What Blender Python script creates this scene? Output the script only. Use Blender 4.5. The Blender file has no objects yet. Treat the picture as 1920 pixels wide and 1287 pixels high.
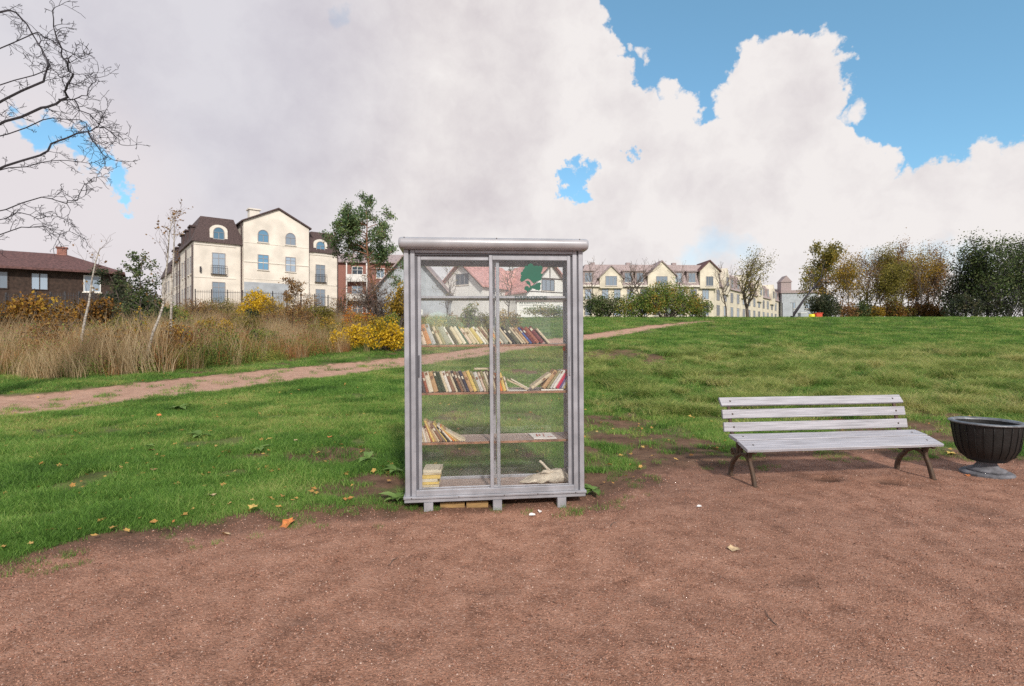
import bpy, math, random
import numpy as np
from mathutils import Vector, Matrix, Euler

R = math.radians
rnd = random.Random(7)
SC = bpy.context.scene
COL = SC.collection

# ------------------------------------------------------------------ camera
F = 1000.0; U0 = 960.0; H0 = 629.0; HC = 1.35        # focal length / horizon row / eye height
cam_d = bpy.data.cameras.new('camera'); cam = bpy.data.objects.new('camera', cam_d); COL.objects.link(cam)
cam.location = (0, 0, HC); cam.rotation_euler = (R(90), 0, 0)
cam_d.sensor_width = 36; cam_d.lens = 36 * F / 1920
cam_d.shift_y = -(643.5 - H0) / 1920
cam_d.clip_start = 0.05; cam_d.clip_end = 3000
SC.camera = cam
SC.view_settings.view_transform = 'Standard'; SC.view_settings.look = 'None'
SC.view_settings.exposure = 0.15; SC.view_settings.gamma = 1.0
SC.view_settings.use_curve_mapping = False
SC.render.engine = 'CYCLES'
SC.cycles.max_bounces = 8; SC.cycles.transparent_max_bounces = 24
SC.cycles.diffuse_bounces = 3; SC.cycles.glossy_bounces = 3
SC.cycles.use_denoising = False

# ------------------------------------------------------------------ sun + sky
SUN_EL, SUN_AZ = 34.0, 165.0      # azimuth clockwise from +Y: behind the camera, a little to the right
sv = Vector((math.sin(R(SUN_AZ)) * math.cos(R(SUN_EL)), math.cos(R(SUN_AZ)) * math.cos(R(SUN_EL)), math.sin(R(SUN_EL))))
sl = bpy.data.lights.new('sun', 'SUN'); so = bpy.data.objects.new('sun', sl); COL.objects.link(so)
sl.energy = 3.1; sl.angle = R(4); sl.color = (1.0, 0.93, 0.83)
so.rotation_euler = sv.to_track_quat('Z', 'Y').to_euler(); so.location = (0, -20, 30)

def pdir(u, v):
    return Vector(((u - U0) / F, 1.0, (H0 - v) / F)).normalized()

W = bpy.data.worlds.new("World"); SC.world = W; W.use_nodes = True
def sky():
    nt = W.node_tree; nt.nodes.clear(); N = nt.nodes; L = nt.links
    def nd(t, **k):
        n = N.new(t)
        for a, b in k.items(): setattr(n, a, b)
        return n
    def put(s, v):
        if isinstance(v, bpy.types.NodeSocket): L.new(v, s)
        else: s.default_value = v
    def m(op, a, b=0.0, c=0.0, clamp=False):
        n = nd('ShaderNodeMath', operation=op, use_clamp=clamp)
        put(n.inputs[0], a); put(n.inputs[1], b); put(n.inputs[2], c); return n.outputs[0]
    def vm(op, a, b=(0, 0, 0)):
        n = nd('ShaderNodeVectorMath', operation=op)
        put(n.inputs[0], a)
        if op != 'NORMALIZE': put(n.inputs[1], b)
        return n.outputs['Value'] if op in ('DOT_PRODUCT', 'LENGTH') else n.outputs[0]
    def noise(vec, scale, detail=3, rough=0.55, col=False):
        n = nd('ShaderNodeTexNoise'); put(n.inputs['Vector'], vec); n.inputs['Scale'].default_value = scale
        n.inputs['Detail'].default_value = detail; n.inputs['Roughness'].default_value = rough
        return n.outputs['Color'] if col else n.outputs[0]
    def sm(v, a, b):
        n = nd('ShaderNodeMapRange', interpolation_type='SMOOTHSTEP'); put(n.inputs[0], v)
        n.inputs[1].default_value = a; n.inputs[2].default_value = b; return n.outputs[0]
    def mix(f, a, b):
        n = nd('ShaderNodeMix', data_type='RGBA'); put(n.inputs[0], f); put(n.inputs[6], a); put(n.inputs[7], b); return n.outputs[2]
    tc = nd('ShaderNodeTexCoord'); D = tc.outputs['Generated']
    # puffy distortion of the directions
    n1 = vm('SUBTRACT', noise(D, 9, 5, 0.62, True), (0.5, 0.5, 0.5))
    n2 = vm('SUBTRACT', noise(D, 34, 4, 0.6, True), (0.5, 0.5, 0.5))
    def scl(v, s):
        n = nd('ShaderNodeVectorMath', operation='SCALE'); put(n.inputs[0], v); n.inputs['Scale'].default_value = s; return n.outputs[0]
    n3 = vm('SUBTRACT', noise(D, 95, 3, 0.6, True), (0.5, 0.5, 0.5))
    Dd = vm('NORMALIZE', vm('ADD', vm('ADD', D, scl(n3, 0.014)), vm('ADD', scl(n1, 0.075), scl(n2, 0.042))))
    def caps(lst, vec):
        acc = None
        for (u, v, r) in lst:
            c = pdir(u, v); e = pdir(u, v + r); ca = min(c.dot(e), 0.99999)
            k = 1.0 / math.sqrt(1 - ca)
            q = m('MULTIPLY_ADD', vm('DOT_PRODUCT', vec, tuple(c * k)), 1.0, -ca * k)
            acc = q if acc is None else m('MAXIMUM', acc, q)
        return acc
    clouds = [(750, 340, 455), (350, 180, 330), (60, 60, 260), (-120, 200, 260), (60, 430, 150), (115, 345, 78), (240, 520, 170), (500, 500, 300),
              (1235, 260, 78), (1292, 192, 30), (1256, 172, 26), (1212, 190, 26), (1335, 290, 75), (1050, 420, 260), (960, 100, 150),
              (1425, 128, 46), (1458, 92, 32), (1502, 92, 34), (1548, 84, 34), (1566, 112, 26), (1395, 190, 52), (1480, 190, 100), (1548, 170, 44),
              (1375, 268, 62), (1450, 330, 150), (1555, 258, 44), (1560, 340, 95), (1618, 322, 52), (1596, 212, 12), (1616, 206, 16), (1648, 300, 22),
              (1700, 360, 36), (1745, 340, 40), (1795, 325, 24), (1850, 300, 40), (1905, 305, 45), (1990, 290, 70), (1800, 430, 120), (1680, 460, 120),
              (1920, 420, 150), (1350, 440, 150), (1200, 470, 160), (1500, 470, 130), (2080, 430, 170), (1203, 98, 13), (1216, 114, 12), (1186, 86, 10), (1640, 350, 30), (1650, 650, 140), (1850, 640, 150), (1480, 650, 140), (1250, 650, 140), (950, 640, 150), (2050, 650, 160)]
    holes = [(178, 296, 28), (208, 335, 24), (150, 262, 22), (226, 376, 20), (105, 250, 28), (70, 245, 28), (1078, 345, 26), (1104, 322, 18), (1066, 366, 16), (1085, 300, 12),
             (1180, 300, 3)]
    soft = [(1345, 462, 30), (1300, 480, 24), (1390, 470, 20), (1700, 492, 22), (1760, 486, 26), (1830, 492, 30), (1640, 496, 20), (640, 40, 10)]
    Dh = vm('NORMALIZE', vm('ADD', D, vm('ADD', scl(n1, 0.10), scl(n2, 0.075))))
    Fc = caps(clouds, Dd); Fh = caps(holes, Dh); Fs = caps(soft, Dd)
    # beyond the picture the cloud cover carries on as broken cumulus
    gen = m('MULTIPLY_ADD', noise(D, 2.6, 5, 0.55), 2.6, -1.12)
    fwd = pdir(960, 300)
    out = sm(vm('DOT_PRODUCT', D, tuple(fwd)), 0.66, 0.52)
    Fo = m('MINIMUM', gen, m('MULTIPLY_ADD', out, 2.0, -1.0))
    Fa = m('MAXIMUM', Fc, Fo)
    mask = sm(Fa, -0.003, 0.009)
    mask = m('MULTIPLY', mask, m('SUBTRACT', 1.0, sm(Fh, -0.010, 0.006)))
    mask = m('MULTIPLY', mask, m('SUBTRACT', 1.0, m('MULTIPLY', sm(Fs, -0.03, 0.05), 0.55)))
    # cloud tone: sunlit billowing rims, mauve grey hearts
    heart = sm(Fa, 0.0, 0.30)
    bil = noise(vm('ADD', D, scl(n1, 0.05)), 7.5, 6, 0.6)
    big = noise(D, 2.3, 3, 0.5)
    tone = m('ADD', m('MULTIPLY', heart, 0.55), m('MULTIPLY', m('SUBTRACT', bil, 0.5), 2.6))
    tone = m('ADD', tone, m('MULTIPLY', m('SUBTRACT', big, 0.5), 1.0), clamp=True)
    c1 = mix(tone, (0.97, 0.925, 0.91, 1), (0.735, 0.68, 0.70, 1))
    # heavier, bluer cloud to the left and above
    leftc = sm(vm('DOT_PRODUCT', D, tuple(pdir(120, 60))), 0.86, 0.99)
    c1 = mix(m('MULTIPLY', leftc, 0.5), c1, (0.60, 0.61, 0.73, 1))
    brt = sm(vm('DOT_PRODUCT', D, tuple(pdir(90, 400))), 0.975, 0.995)
    c1 = mix(m('MULTIPLY', brt, 0.8), c1, (0.88, 0.82, 0.84, 1))
    st = nd('ShaderNodeTexSky', sky_type='NISHITA'); st.sun_disc = False
    st.sun_elevation = R(SUN_EL); st.sun_rotation = R(SUN_AZ)
    st.air_density = 1.0; st.dust_density = 0.6; st.ozone_density = 1.4
    mu_ = nd('ShaderNodeMix', data_type='RGBA', blend_type='MULTIPLY'); mu_.inputs[0].default_value = 1; put(mu_.inputs[6], st.outputs[0]); mu_.inputs[7].default_value = (0.72, 1.0, 1.08, 1)
    b1 = nd('ShaderNodeBackground'); put(b1.inputs[0], mu_.outputs[2]); b1.inputs[1].default_value = 0.12
    b2 = nd('ShaderNodeBackground'); put(b2.inputs[0], c1); b2.inputs[1].default_value = 0.83
    mx = nd('ShaderNodeMixShader'); put(mx.inputs[0], mask); L.new(b1.outputs[0], mx.inputs[1]); L.new(b2.outputs[0], mx.inputs[2])
    # thin veil
    b3 = nd('ShaderNodeBackground'); b3.inputs[0].default_value = (0.42, 0.85, 1.0, 1); b3.inputs[1].default_value = 0.15
    ad = nd('ShaderNodeAddShader'); 
    mz = nd('ShaderNodeMixShader'); put(mz.inputs[0], mask); L.new(b3.outputs[0], mz.inputs[1])
    L.new(mz.outputs[0], ad.inputs[0]); L.new(mx.outputs[0], ad.inputs[1])
    o = nd('ShaderNodeOutputWorld'); L.new(ad.outputs[0], o.inputs[0])
    W.cycles.sampling_method = 'MANUAL'; W.cycles.sample_map_resolution = 512
sky()

# ------------------------------------------------------------------ helpers
def tag(o, label=None, cat=None, group=None, kind=None):
    if label: o['label'] = label
    if cat: o['category'] = cat
    if group: o['group'] = group
    if kind: o['kind'] = kind
    return o

def empty(name, loc=(0, 0, 0), rot=(0, 0, 0), label=None, cat=None, group=None):
    o = bpy.data.objects.new(name, None); COL.objects.link(o)
    o.location = loc; o.rotation_euler = rot; o.empty_display_size = 0.2
    return tag(o, label, cat, group)

class MB:
    def __init__(s): s.v = []; s.f = []; s.m = []; s.sm = False
    def add(s, vs, fs, m=0):
        b = len(s.v); s.v += [tuple(p) for p in vs]; s.f += [tuple(i + b for i in f) for f in fs]; s.m += [m] * len(fs); return s
    def box(s, x0, x1, y0, y1, z0, z1, m=0):
        vs = [(x0, y0, z0), (x1, y0, z0), (x1, y1, z0), (x0, y1, z0), (x0, y0, z1), (x1, y0, z1), (x1, y1, z1), (x0, y1, z1)]
        return s.add(vs, [(0, 3, 2, 1), (4, 5, 6, 7), (0, 1, 5, 4), (1, 2, 6, 5), (2, 3, 7, 6), (3, 0, 4, 7)], m)
    def bbox(s, x0, x1, y0, y1, z0, z1, c=0.004, m=0):
        # box with chamfered edges running along its longest axis
        ax = max(range(3), key=lambda i: (x1 - x0, y1 - y0, z1 - z0)[i])
        if ax == 0: A = (y0, y1, z0, z1); e = (x0, x1); f = lambda t, a, b: (t, a, b)
        elif ax == 1: A = (x0, x1, z0, z1); e = (y0, y1); f = lambda t, a, b: (a, t, b)
        else: A = (x0, x1, y0, y1); e = (z0, z1); f = lambda t, a, b: (a, b, t)
        a0, a1, b0, b1 = A
        pr = [(a0 + c, b0), (a1 - c, b0), (a1, b0 + c), (a1, b1 - c), (a1 - c, b1), (a0 + c, b1), (a0, b1 - c), (a0, b0 + c)]
        vs = [f(e[0], a, b) for a, b in pr] + [f(e[1], a, b) for a, b in pr]
        fs = [(i, (i + 1) % 8, (i + 1) % 8 + 8, i + 8) for i in range(8)] + [tuple(range(7, -1, -1)), tuple(range(8, 16))]
        return s.add(vs, fs, m)
    def prism(s, prof, x0, x1, m=0, axis='x'):
        # closed profile (a, b) carried along one axis
        f = {'x': lambda t, a, b: (t, a, b), 'y': lambda t, a, b: (a, t, b), 'z': lambda t, a, b: (a, b, t)}[axis]
        n = len(prof)
        vs = [f(x0, a, b) for a, b in prof] + [f(x1, a, b) for a, b in prof]
        fs = [(i, (i + 1) % n, (i + 1) % n + n, i + n) for i in range(n)] + [tuple(range(n - 1, -1, -1)), tuple(range(n, 2 * n))]
        return s.add(vs, fs, m)
    def tube(s, pts, rad, k=6, m=0, cap=True):
        pts = [Vector(p) for p in pts]
        if not hasattr(rad, '__len__'): rad = [rad] * len(pts)
        vs = []; prev = None
        for i, p in enumerate(pts):
            t = (pts[min(i + 1, len(pts) - 1)] - pts[max(i - 1, 0)])
            if t.length < 1e-9: t = Vector((0, 0, 1))
            t.normalize()
            if prev is None:
                a = t.cross(Vector((0, 0, 1)) if abs(t.z) < 0.9 else Vector((1, 0, 0))).normalized()
            else:
                a = (prev - t * prev.dot(t))
                a = a.normalized() if a.length > 1e-6 else t.orthogonal().normalized()
            prev = a; b = t.cross(a)
            for j in range(k):
                q = 2 * math.pi * j / k
                vs.append(p + (a * math.cos(q) + b * math.sin(q)) * rad[i])
        fs = []
        for i in range(len(pts) - 1):
            for j in range(k):
                fs.append((i * k + j, i * k + (j + 1) % k, (i + 1) * k + (j + 1) % k, (i + 1) * k + j))
        if cap and k > 2:
            fs.append(tuple(range(k - 1, -1, -1))); fs.append(tuple((len(pts) - 1) * k + j for j in range(k)))
        return s.add(vs, fs, m)
    def lathe(s, prof, k=32, m=0, c=(0, 0)):
        vs = []
        for r, z in prof:
            for j in range(k):
                q = 2 * math.pi * j / k; vs.append((c[0] + r * math.cos(q), c[1] + r * math.sin(q), z))
        fs = [(i * k + j, i * k + (j + 1) % k, (i + 1) * k + (j + 1) % k, (i + 1) * k + j) for i in range(len(prof) - 1) for j in range(k)]
        return s.add(vs, fs, m)
    def build(s, name, mats, parent=None, smooth=None):
        me = bpy.data.meshes.new(name); me.from_pydata(s.v, [], s.f)
        if not isinstance(mats, (list, tuple)): mats = [mats]
        for mt in mats: me.materials.append(mt)
        if len(mats) > 1: me.polygons.foreach_set('material_index', s.m)
        if smooth or (smooth is None and s.sm): me.polygons.foreach_set('use_smooth', [True] * len(s.f))
        me.update()
        o = bpy.data.objects.new(name, me); COL.objects.link(o)
        if parent: o.parent = parent
        return o

def mesh_np(name, V, Fa, mats, parent=None, smooth=False, link=True):
    V = np.asarray(V, dtype=np.float32).reshape(-1, 3); Fa = np.asarray(Fa, dtype=np.int32)
    n, k = Fa.shape
    me = bpy.data.meshes.new(name)
    me.vertices.add(len(V)); me.vertices.foreach_set('co', V.ravel())
    me.loops.add(n * k); me.loops.foreach_set('vertex_index', Fa.ravel())
    me.polygons.add(n); me.polygons.foreach_set('loop_start', np.arange(0, n * k, k, dtype=np.int32))
    if smooth: me.polygons.foreach_set('use_smooth', np.ones(n, dtype=bool))
    if not isinstance(mats, (list, tuple)): mats = [mats]
    for m in mats: me.materials.append(m)
    me.update(calc_edges=True)
    o = bpy.data.objects.new(name, me)
    if link: COL.objects.link(o)
    if parent: o.parent = parent
    return o

# numpy value noise
_perm = np.random.RandomState(5).rand(256, 256)
def vnoise(x, y):
    xi = np.floor(x).astype(int); yi = np.floor(y).astype(int); fx = x - xi; fy = y - yi
    fx = fx * fx * (3 - 2 * fx); fy = fy * fy * (3 - 2 * fy)
    g = lambda a, b: _perm[a % 256, b % 256]
    return (g(xi, yi) * (1 - fx) + g(xi + 1, yi) * fx) * (1 - fy) + (g(xi, yi + 1) * (1 - fx) + g(xi + 1, yi + 1) * fx) * fy
def fbm(x, y, o=4):
    s = 0; a = 0.5
    for i in range(o): s = s + a * vnoise(x * 2 ** i + 13.7 * i, y * 2 ** i + 7.1 * i); a *= 0.5
    return s / (1 - 0.5 ** o)

# ------------------------------------------------------------------ materials
def newmat(name):
    m = bpy.data.materials.new(name); m.use_nodes = True; nt = m.node_tree; nt.nodes.clear()
    o = nt.nodes.new('ShaderNodeOutputMaterial'); return m, nt, o
def pm(name, col, rough=0.6, var=0.15, scale=8.0, bump=0.0, bscale=60.0, metal=0.0, spec=0.5, col2=None, stretch=None, detail=5):
    m, nt, o = newmat(name); N = nt.nodes; L = nt.links
    p = N.new('ShaderNodeBsdfPrincipled'); L.new(p.outputs[0], o.inputs[0])
    tc = N.new('ShaderNodeTexCoord'); mp = N.new('ShaderNodeMapping'); L.new(tc.outputs['Object'], mp.inputs[0])
    if stretch: mp.inputs['Scale'].default_value = stretch
    nz = N.new('ShaderNodeTexNoise'); L.new(mp.outputs[0], nz.inputs[0]); nz.inputs['Scale'].default_value = scale; nz.inputs['Detail'].default_value = detail
    cr = N.new('ShaderNodeValToRGB'); L.new(nz.outputs[0], cr.inputs[0])
    c2 = col2 or tuple(c * (1 - var * 1.6) for c in col); c1 = col if col2 else tuple(min(1, c * (1 + var)) for c in col)
    cr.color_ramp.elements[0].position = 0.32; cr.color_ramp.elements[1].position = 0.68
    cr.color_ramp.elements[0].color = (*c2, 1); cr.color_ramp.elements[1].color = (*c1, 1)
    L.new(cr.outputs[0], p.inputs['Base Color'])
    p.inputs['Roughness'].default_value = rough; p.inputs['Metallic'].default_value = metal
    p.inputs['Specular IOR Level'].default_value = spec
    if bump:
        nb = N.new('ShaderNodeTexNoise'); L.new(mp.outputs[0], nb.inputs[0]); nb.inputs['Scale'].default_value = bscale; nb.inputs['Detail'].default_value = 4
        bp = N.new('ShaderNodeBump'); bp.inputs['Strength'].default_value = bump; bp.inputs['Distance'].default_value = 0.01
        L.new(nb.outputs[0], bp.inputs['Height']); L.new(bp.outputs[0], p.inputs['Normal'])
    return m
def leafmat(name, cols, trans=0.35, rough=0.6, world=0.0):
    # each leaf its own tint
    m, nt, o = newmat(name); N = nt.nodes; L = nt.links
    g = N.new('ShaderNodeNewGeometry'); oi = N.new('ShaderNodeObjectInfo')
    cr = N.new('ShaderNodeValToRGB'); el = cr.color_ramp.elements
    while len(el) < len(cols): el.new(0.5)
    for i, c in enumerate(cols): el[i].position = i / (len(cols) - 1); el[i].color = (*c, 1)
    src = g.outputs['Random Per Island']
    nz = N.new('ShaderNodeTexNoise'); L.new(g.outputs['Position'], nz.inputs[0]); nz.inputs['Scale'].default_value = world or 0.9; nz.inputs['Detail'].default_value = 3
    a = N.new('ShaderNodeMath'); a.operation = 'MULTIPLY_ADD'; L.new(nz.outputs[0], a.inputs[0]); a.inputs[1].default_value = 1.5; a.inputs[2].default_value = -0.75
    b = N.new('ShaderNodeMath'); b.operation = 'MULTIPLY_ADD'; L.new(src, b.inputs[0]); b.inputs[1].default_value = 0.65; b.inputs[2].default_value = 0.17
    c = N.new('ShaderNodeMath'); c.operation = 'ADD'; c.use_clamp = True; L.new(a.outputs[0], c.inputs[0]); L.new(b.outputs[0], c.inputs[1])
    L.new(c.outputs[0], cr.inputs[0])
    d = N.new('ShaderNodeBsdfPrincipled'); L.new(cr.outputs[0], d.inputs['Base Color']); d.inputs['Roughness'].default_value = rough; d.inputs['Specular IOR Level'].default_value = 0.25
    t = N.new('ShaderNodeBsdfTranslucent'); L.new(cr.outputs[0], t.inputs[0])
    mx = N.new('ShaderNodeMixShader'); mx.inputs[0].default_value = trans; L.new(d.outputs[0], mx.inputs[1]); L.new(t.outputs[0], mx.inputs[2])
    L.new(mx.outputs[0], o.inputs[0]); return m
def glassmat(name, dust=0.10, tint=(0.97, 0.98, 0.98), dcol=(0.75, 0.76, 0.8)):
    m, nt, o = newmat(name); N = nt.nodes; L = nt.links
    tr = N.new('ShaderNodeBsdfTransparent'); tr.inputs[0].default_value = (*tint, 1)
    gl = N.new('ShaderNodeBsdfGlossy'); gl.inputs['Roughness'].default_value = 0.02; gl.inputs[0].default_value = (1, 1, 1, 1)
    fr = N.new('ShaderNodeFresnel'); fr.inputs[0].default_value = 1.5
    g2 = N.new('ShaderNodeMath'); g2.operation = 'MULTIPLY'; L.new(fr.outputs[0], g2.inputs[0]); g2.inputs[1].default_value = 0.9
    m1 = N.new('ShaderNodeMixShader'); L.new(g2.outputs[0], m1.inputs[0]); L.new(tr.outputs[0], m1.inputs[1]); L.new(gl.outputs[0], m1.inputs[2])
    df = N.new('ShaderNodeBsdfDiffuse'); df.inputs[0].default_value = (*dcol, 1)
    tl = N.new('ShaderNodeBsdfTranslucent'); tl.inputs[0].default_value = (*dcol, 1)
    dm = N.new('ShaderNodeMixShader'); dm.inputs[0].default_value = 0.25; L.new(df.outputs[0], dm.inputs[1]); L.new(tl.outputs[0], dm.inputs[2])
    tc = N.new('ShaderNodeTexCoord')
    nz = N.new('ShaderNodeTexNoise'); L.new(tc.outputs['Object'], nz.inputs[0]); nz.inputs['Scale'].default_value = 3.5; nz.inputs['Detail'].default_value = 6; nz.inputs['Roughness'].default_value = 0.65
    n2 = N.new('ShaderNodeTexNoise'); L.new(tc.outputs['Object'], n2.inputs[0]); n2.inputs['Scale'].default_value = 260; n2.inputs['Detail'].default_value = 2
    mr = N.new('ShaderNodeMapRange'); L.new(nz.outputs[0], mr.inputs[0]); mr.inputs[1].default_value = 0.35; mr.inputs[2].default_value = 0.75; mr.inputs[3].default_value = dust * 0.35; mr.inputs[4].default_value = dust * 1.9
    mr2 = N.new('ShaderNodeMapRange'); L.new(n2.outputs[0], mr2.inputs[0]); mr2.inputs[1].default_value = 0.35; mr2.inputs[2].default_value = 0.7; mr2.inputs[3].default_value = 0.9; mr2.inputs[4].default_value = 1.15
    mu = N.new('ShaderNodeMath'); mu.operation = 'MULTIPLY'; L.new(mr.outputs[0], mu.inputs[0]); L.new(mr2.outputs[0], mu.inputs[1])
    m2 = N.new('ShaderNodeMixShader'); L.new(mu.outputs[0], m2.inputs[0]); L.new(m1.outputs[0], m2.inputs[1]); L.new(dm.outputs[0], m2.inputs[2])
    L.new(m2.outputs[0], o.inputs[0]); return m

M = {}
M['alu'] = pm('painted aluminium', (0.355, 0.36, 0.40), 0.42, 0.14, 7, 0.05, 300, 0.25, detail=8)
M['alu_dark'] = pm('shaded groove aluminium', (0.10, 0.10, 0.12), 0.6, 0.1, 6)  # darker aluminium: shade of grooves and gaps put into the colour
M['alu_roof'] = pm('roof cap metal', (0.40, 0.40, 0.43), 0.34, 0.10, 5, 0.03, 200, 0.2)
M['rubber'] = pm('black tyre and roof shade', (0.02, 0.02, 0.022), 0.7, 0.1, 8)
M['shelf'] = pm('worn brown laminate shelf', (0.36, 0.27, 0.235), 0.5, 0.2, 14, 0.15, 90, stretch=(1, 6, 6))
M['shelf_edge'] = pm('rusty shelf edge', (0.30, 0.15, 0.09), 0.7, 0.3, 20)
M['glass'] = glassmat('dusty cabinet glass', 0.017, tint=(0.985, 0.99, 0.99))
M['green'] = pm('green vinyl', (0.006, 0.105, 0.065), 0.5, 0.06, 12)
M['gtext'] = pm('grey green lettering vinyl', (0.015, 0.045, 0.045), 0.5, 0.06, 12)
M['orange_st'] = pm('orange sticker', (0.75, 0.13, 0.03), 0.5, 0.1, 20)
M['wood_new'] = pm('raw yellow timber', (0.34, 0.21, 0.085), 0.8, 0.2, 10, 0.2, 80, stretch=(1, 8, 8))
M['bench_paint'] = pm('pale lilac grey painted planks', (0.42, 0.415, 0.46), 0.5, 0.2, 6, 0.35, 60, stretch=(0.5, 14, 14))
M['iron'] = pm('rusty cast iron', (0.085, 0.062, 0.048), 0.7, 0.5, 25, 0.4, 120, 0.3, col2=(0.12, 0.07, 0.045))
M['screw'] = pm('rusty bolt', (0.08, 0.06, 0.05), 0.6, 0.2, 60, metal=0.5)
M['black_iron'] = pm('black painted cast iron', (0.009, 0.008, 0.008), 0.6, 0.3, 12, 0.3, 60)
M['rim'] = pm('worn grey iron rim', (0.20, 0.21, 0.23), 0.45, 0.3, 14, 0.2, 60, 0.4)
M['concrete'] = pm('concrete', (0.15, 0.15, 0.17), 0.85, 0.3, 14, 0.4, 60)  # pale slab coloured dark, the shadow over it painted in
M['canvas'] = pm('off white canvas', (0.62, 0.55, 0.46), 0.85, 0.12, 20, 0.4, 160)
M['bark'] = pm('grey brown bark', (0.115, 0.09, 0.075), 0.9, 0.4, 8, 0.5, 40)
M['bark_dark'] = pm('dark bark', (0.045, 0.04, 0.05), 0.9, 0.3, 8, 0.4, 40)
M['twig'] = pm('thin brown twigs', (0.17, 0.13, 0.115), 0.9, 0.3, 3)
M['birch'] = pm('white birch bark', (0.55, 0.51, 0.46), 0.7, 0.1, 9, 0.2, 40, col2=(0.16, 0.13, 0.11), stretch=(1, 1, 3))
M['pinebark'] = pm('reddish pine bark', (0.25, 0.12, 0.07), 0.9, 0.3, 6, 0.4, 30)

# ------------------------------------------------------------------ terrain
TY = [-100, 0, 8, 10, 14, 18, 22, 28, 35, 40, 44, 50, 60, 80, 100, 160, 600]
TZ = [0, 0, 0.0, 0.03, 0.20, 0.40, 0.70, 1.20, 1.93, 2.50, 2.72, 2.83, 3.0, 3.7, 4.3, 4.6, 4.6]
def sstep(a, b, x):
    t = np.clip((x - a) / (b - a), 0, 1); return t * t * (3 - 2 * t)
def base_h(X, Y):
    z = (np.interp(Y - 0.7, TY, TZ) + np.interp(Y, TY, TZ) + np.interp(Y + 0.7, TY, TZ)) / 3
    return z + 1.15 * sstep(12, 26, -X) * sstep(36, 57, Y)
def at(u, Y, dz=0.0):
    X = (u - U0) / F * Y
    return Vector((X, Y, float(base_h(np.float64(X), np.float64(Y))) + dz))
def zrow(v, Y): return HC + (H0 - v) / F * Y
def unproj(u, v):
    Ys = np.exp(np.linspace(math.log(1.5), math.log(120), 1500)); X = (u - U0) / F * Ys
    vv = H0 - (base_h(X, Ys) - HC) / Ys * F
    i = np.argmax(vv <= v) if (vv <= v).any() else len(Ys) - 1
    return Vector((X[i], Ys[i], float(base_h(X[i], Ys[i]))))
# outline of the gravel yard, from calibration points on the flat ground
edge_px = [(-400, 1150), (0, 1082), (80, 1050), (190, 1030), (300, 1008), (420, 988), (560, 968), (700, 955), (770, 946), (800, 936), (940, 932), (1060, 930), (1095, 934), (1130, 932), (1185, 915), (1225, 893), (1290, 876), (1380, 868), (1500, 858), (1640, 852), (1760, 852), (1850, 862), (1950, 872), (2300, 900)]
yard = [(lambda p: (p.x, p.y))(unproj(u, v)) for u, v in edge_px]
yx = np.array([p[0] for p in yard]); yy = np.array([p[1] for p in yard]); o_ = np.argsort(yx); yx = yx[o_]; yy = yy[o_]
near_px = [(-120, 800), (75, 781), (250, 757), (400, 737), (560, 716), (760, 692), (930, 666), (1100, 641), (1220, 620), (1300, 607.5), (1345, 603)]
far_px = [(-120, 752), (75, 742), (250, 722), (400, 706), (560, 689), (760, 672), (930, 649), (1100, 628), (1220, 611), (1300, 604), (1345, 601.5)]
pn = [unproj(u, v) for u, v in near_px]; pf = [unproj(u, v) for u, v in far_px]
pnx = np.array([p.x for p in pn]); pny = np.array([p.y for p in pn]); pfx = np.array([p.x for p in pf]); pfy = np.array([p.y for p in pf])
def path_sd(X, Y):   # >0 inside the path
    a = Y - np.interp(X, pnx, pny); b = np.interp(X, pfx, pfy) - Y
    s = np.minimum(a, b) * 0.6
    return np.where(X < pnx[0] - 8, -5, np.where(X > pnx[-1], -5, s))
def yard_sd(X, Y):
    return np.interp(X, yx, yy) - Y
mud_px = [(620, 862, 100, 17, 1), (700, 905, 80, 14, 0.8), (560, 925, 70, 12, 0.5), (1165, 674, 75, 13, 1.2), (1130, 795, 60, 14, 0.8), (1255, 858, 110, 17, 1.1), (1110, 860, 40, 20, 0.6), (1700, 822, 120, 14, 0.8),
          (1350, 870, 60, 12, 0.8), (250, 1022, 90, 14, 0.9), (1790, 792, 70, 16, 0.6), (860, 780, 60, 10, 0.45), (870, 858, 60, 14, 0.6), (985, 700, 80, 8, 0.5), (1130, 905, 60, 16, 1.0), (1000, 860, 60, 12, 0.6), (1210, 905, 60, 14, 0.9), (1140, 830, 70, 12, 0.8), (650, 930, 90, 14, 0.8), (480, 860, 60, 9, 0.6), (1300, 835, 70, 12, 0.7), (1620, 800, 120, 12, 0.7), (1800, 830, 90, 14, 0.7), (830, 830, 60, 14, 0.7), (1230, 690, 60, 8, 0.6), (700, 790, 80, 8, 0.4), (960, 910, 90, 14, 0.8), (1200, 820, 130, 55, 0.5), (640, 905, 150, 45, 0.42), (1720, 812, 200, 26, 0.6), (860, 800, 90, 60, 0.35), (1000, 760, 120, 30, 0.3), (1450, 835, 90, 8, 0.5)]
mud_w = []
for (u, v, ru, rv, s) in mud_px:
    c = unproj(u, v); e = unproj(u + ru, v); g = unproj(u, v - rv); mud_w.append((c.x, c.y, abs(e.x - c.x), abs(g.y - c.y), s))
def mudf(X, Y):
    m_ = np.zeros_like(X)
    for (cx, cy, rx, ry, s) in mud_w:
        q = ((X - cx) / rx) ** 2 + ((Y - cy) / ry) ** 2
        m_ = np.maximum(m_, s * np.exp(-q))
    return m_
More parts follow.
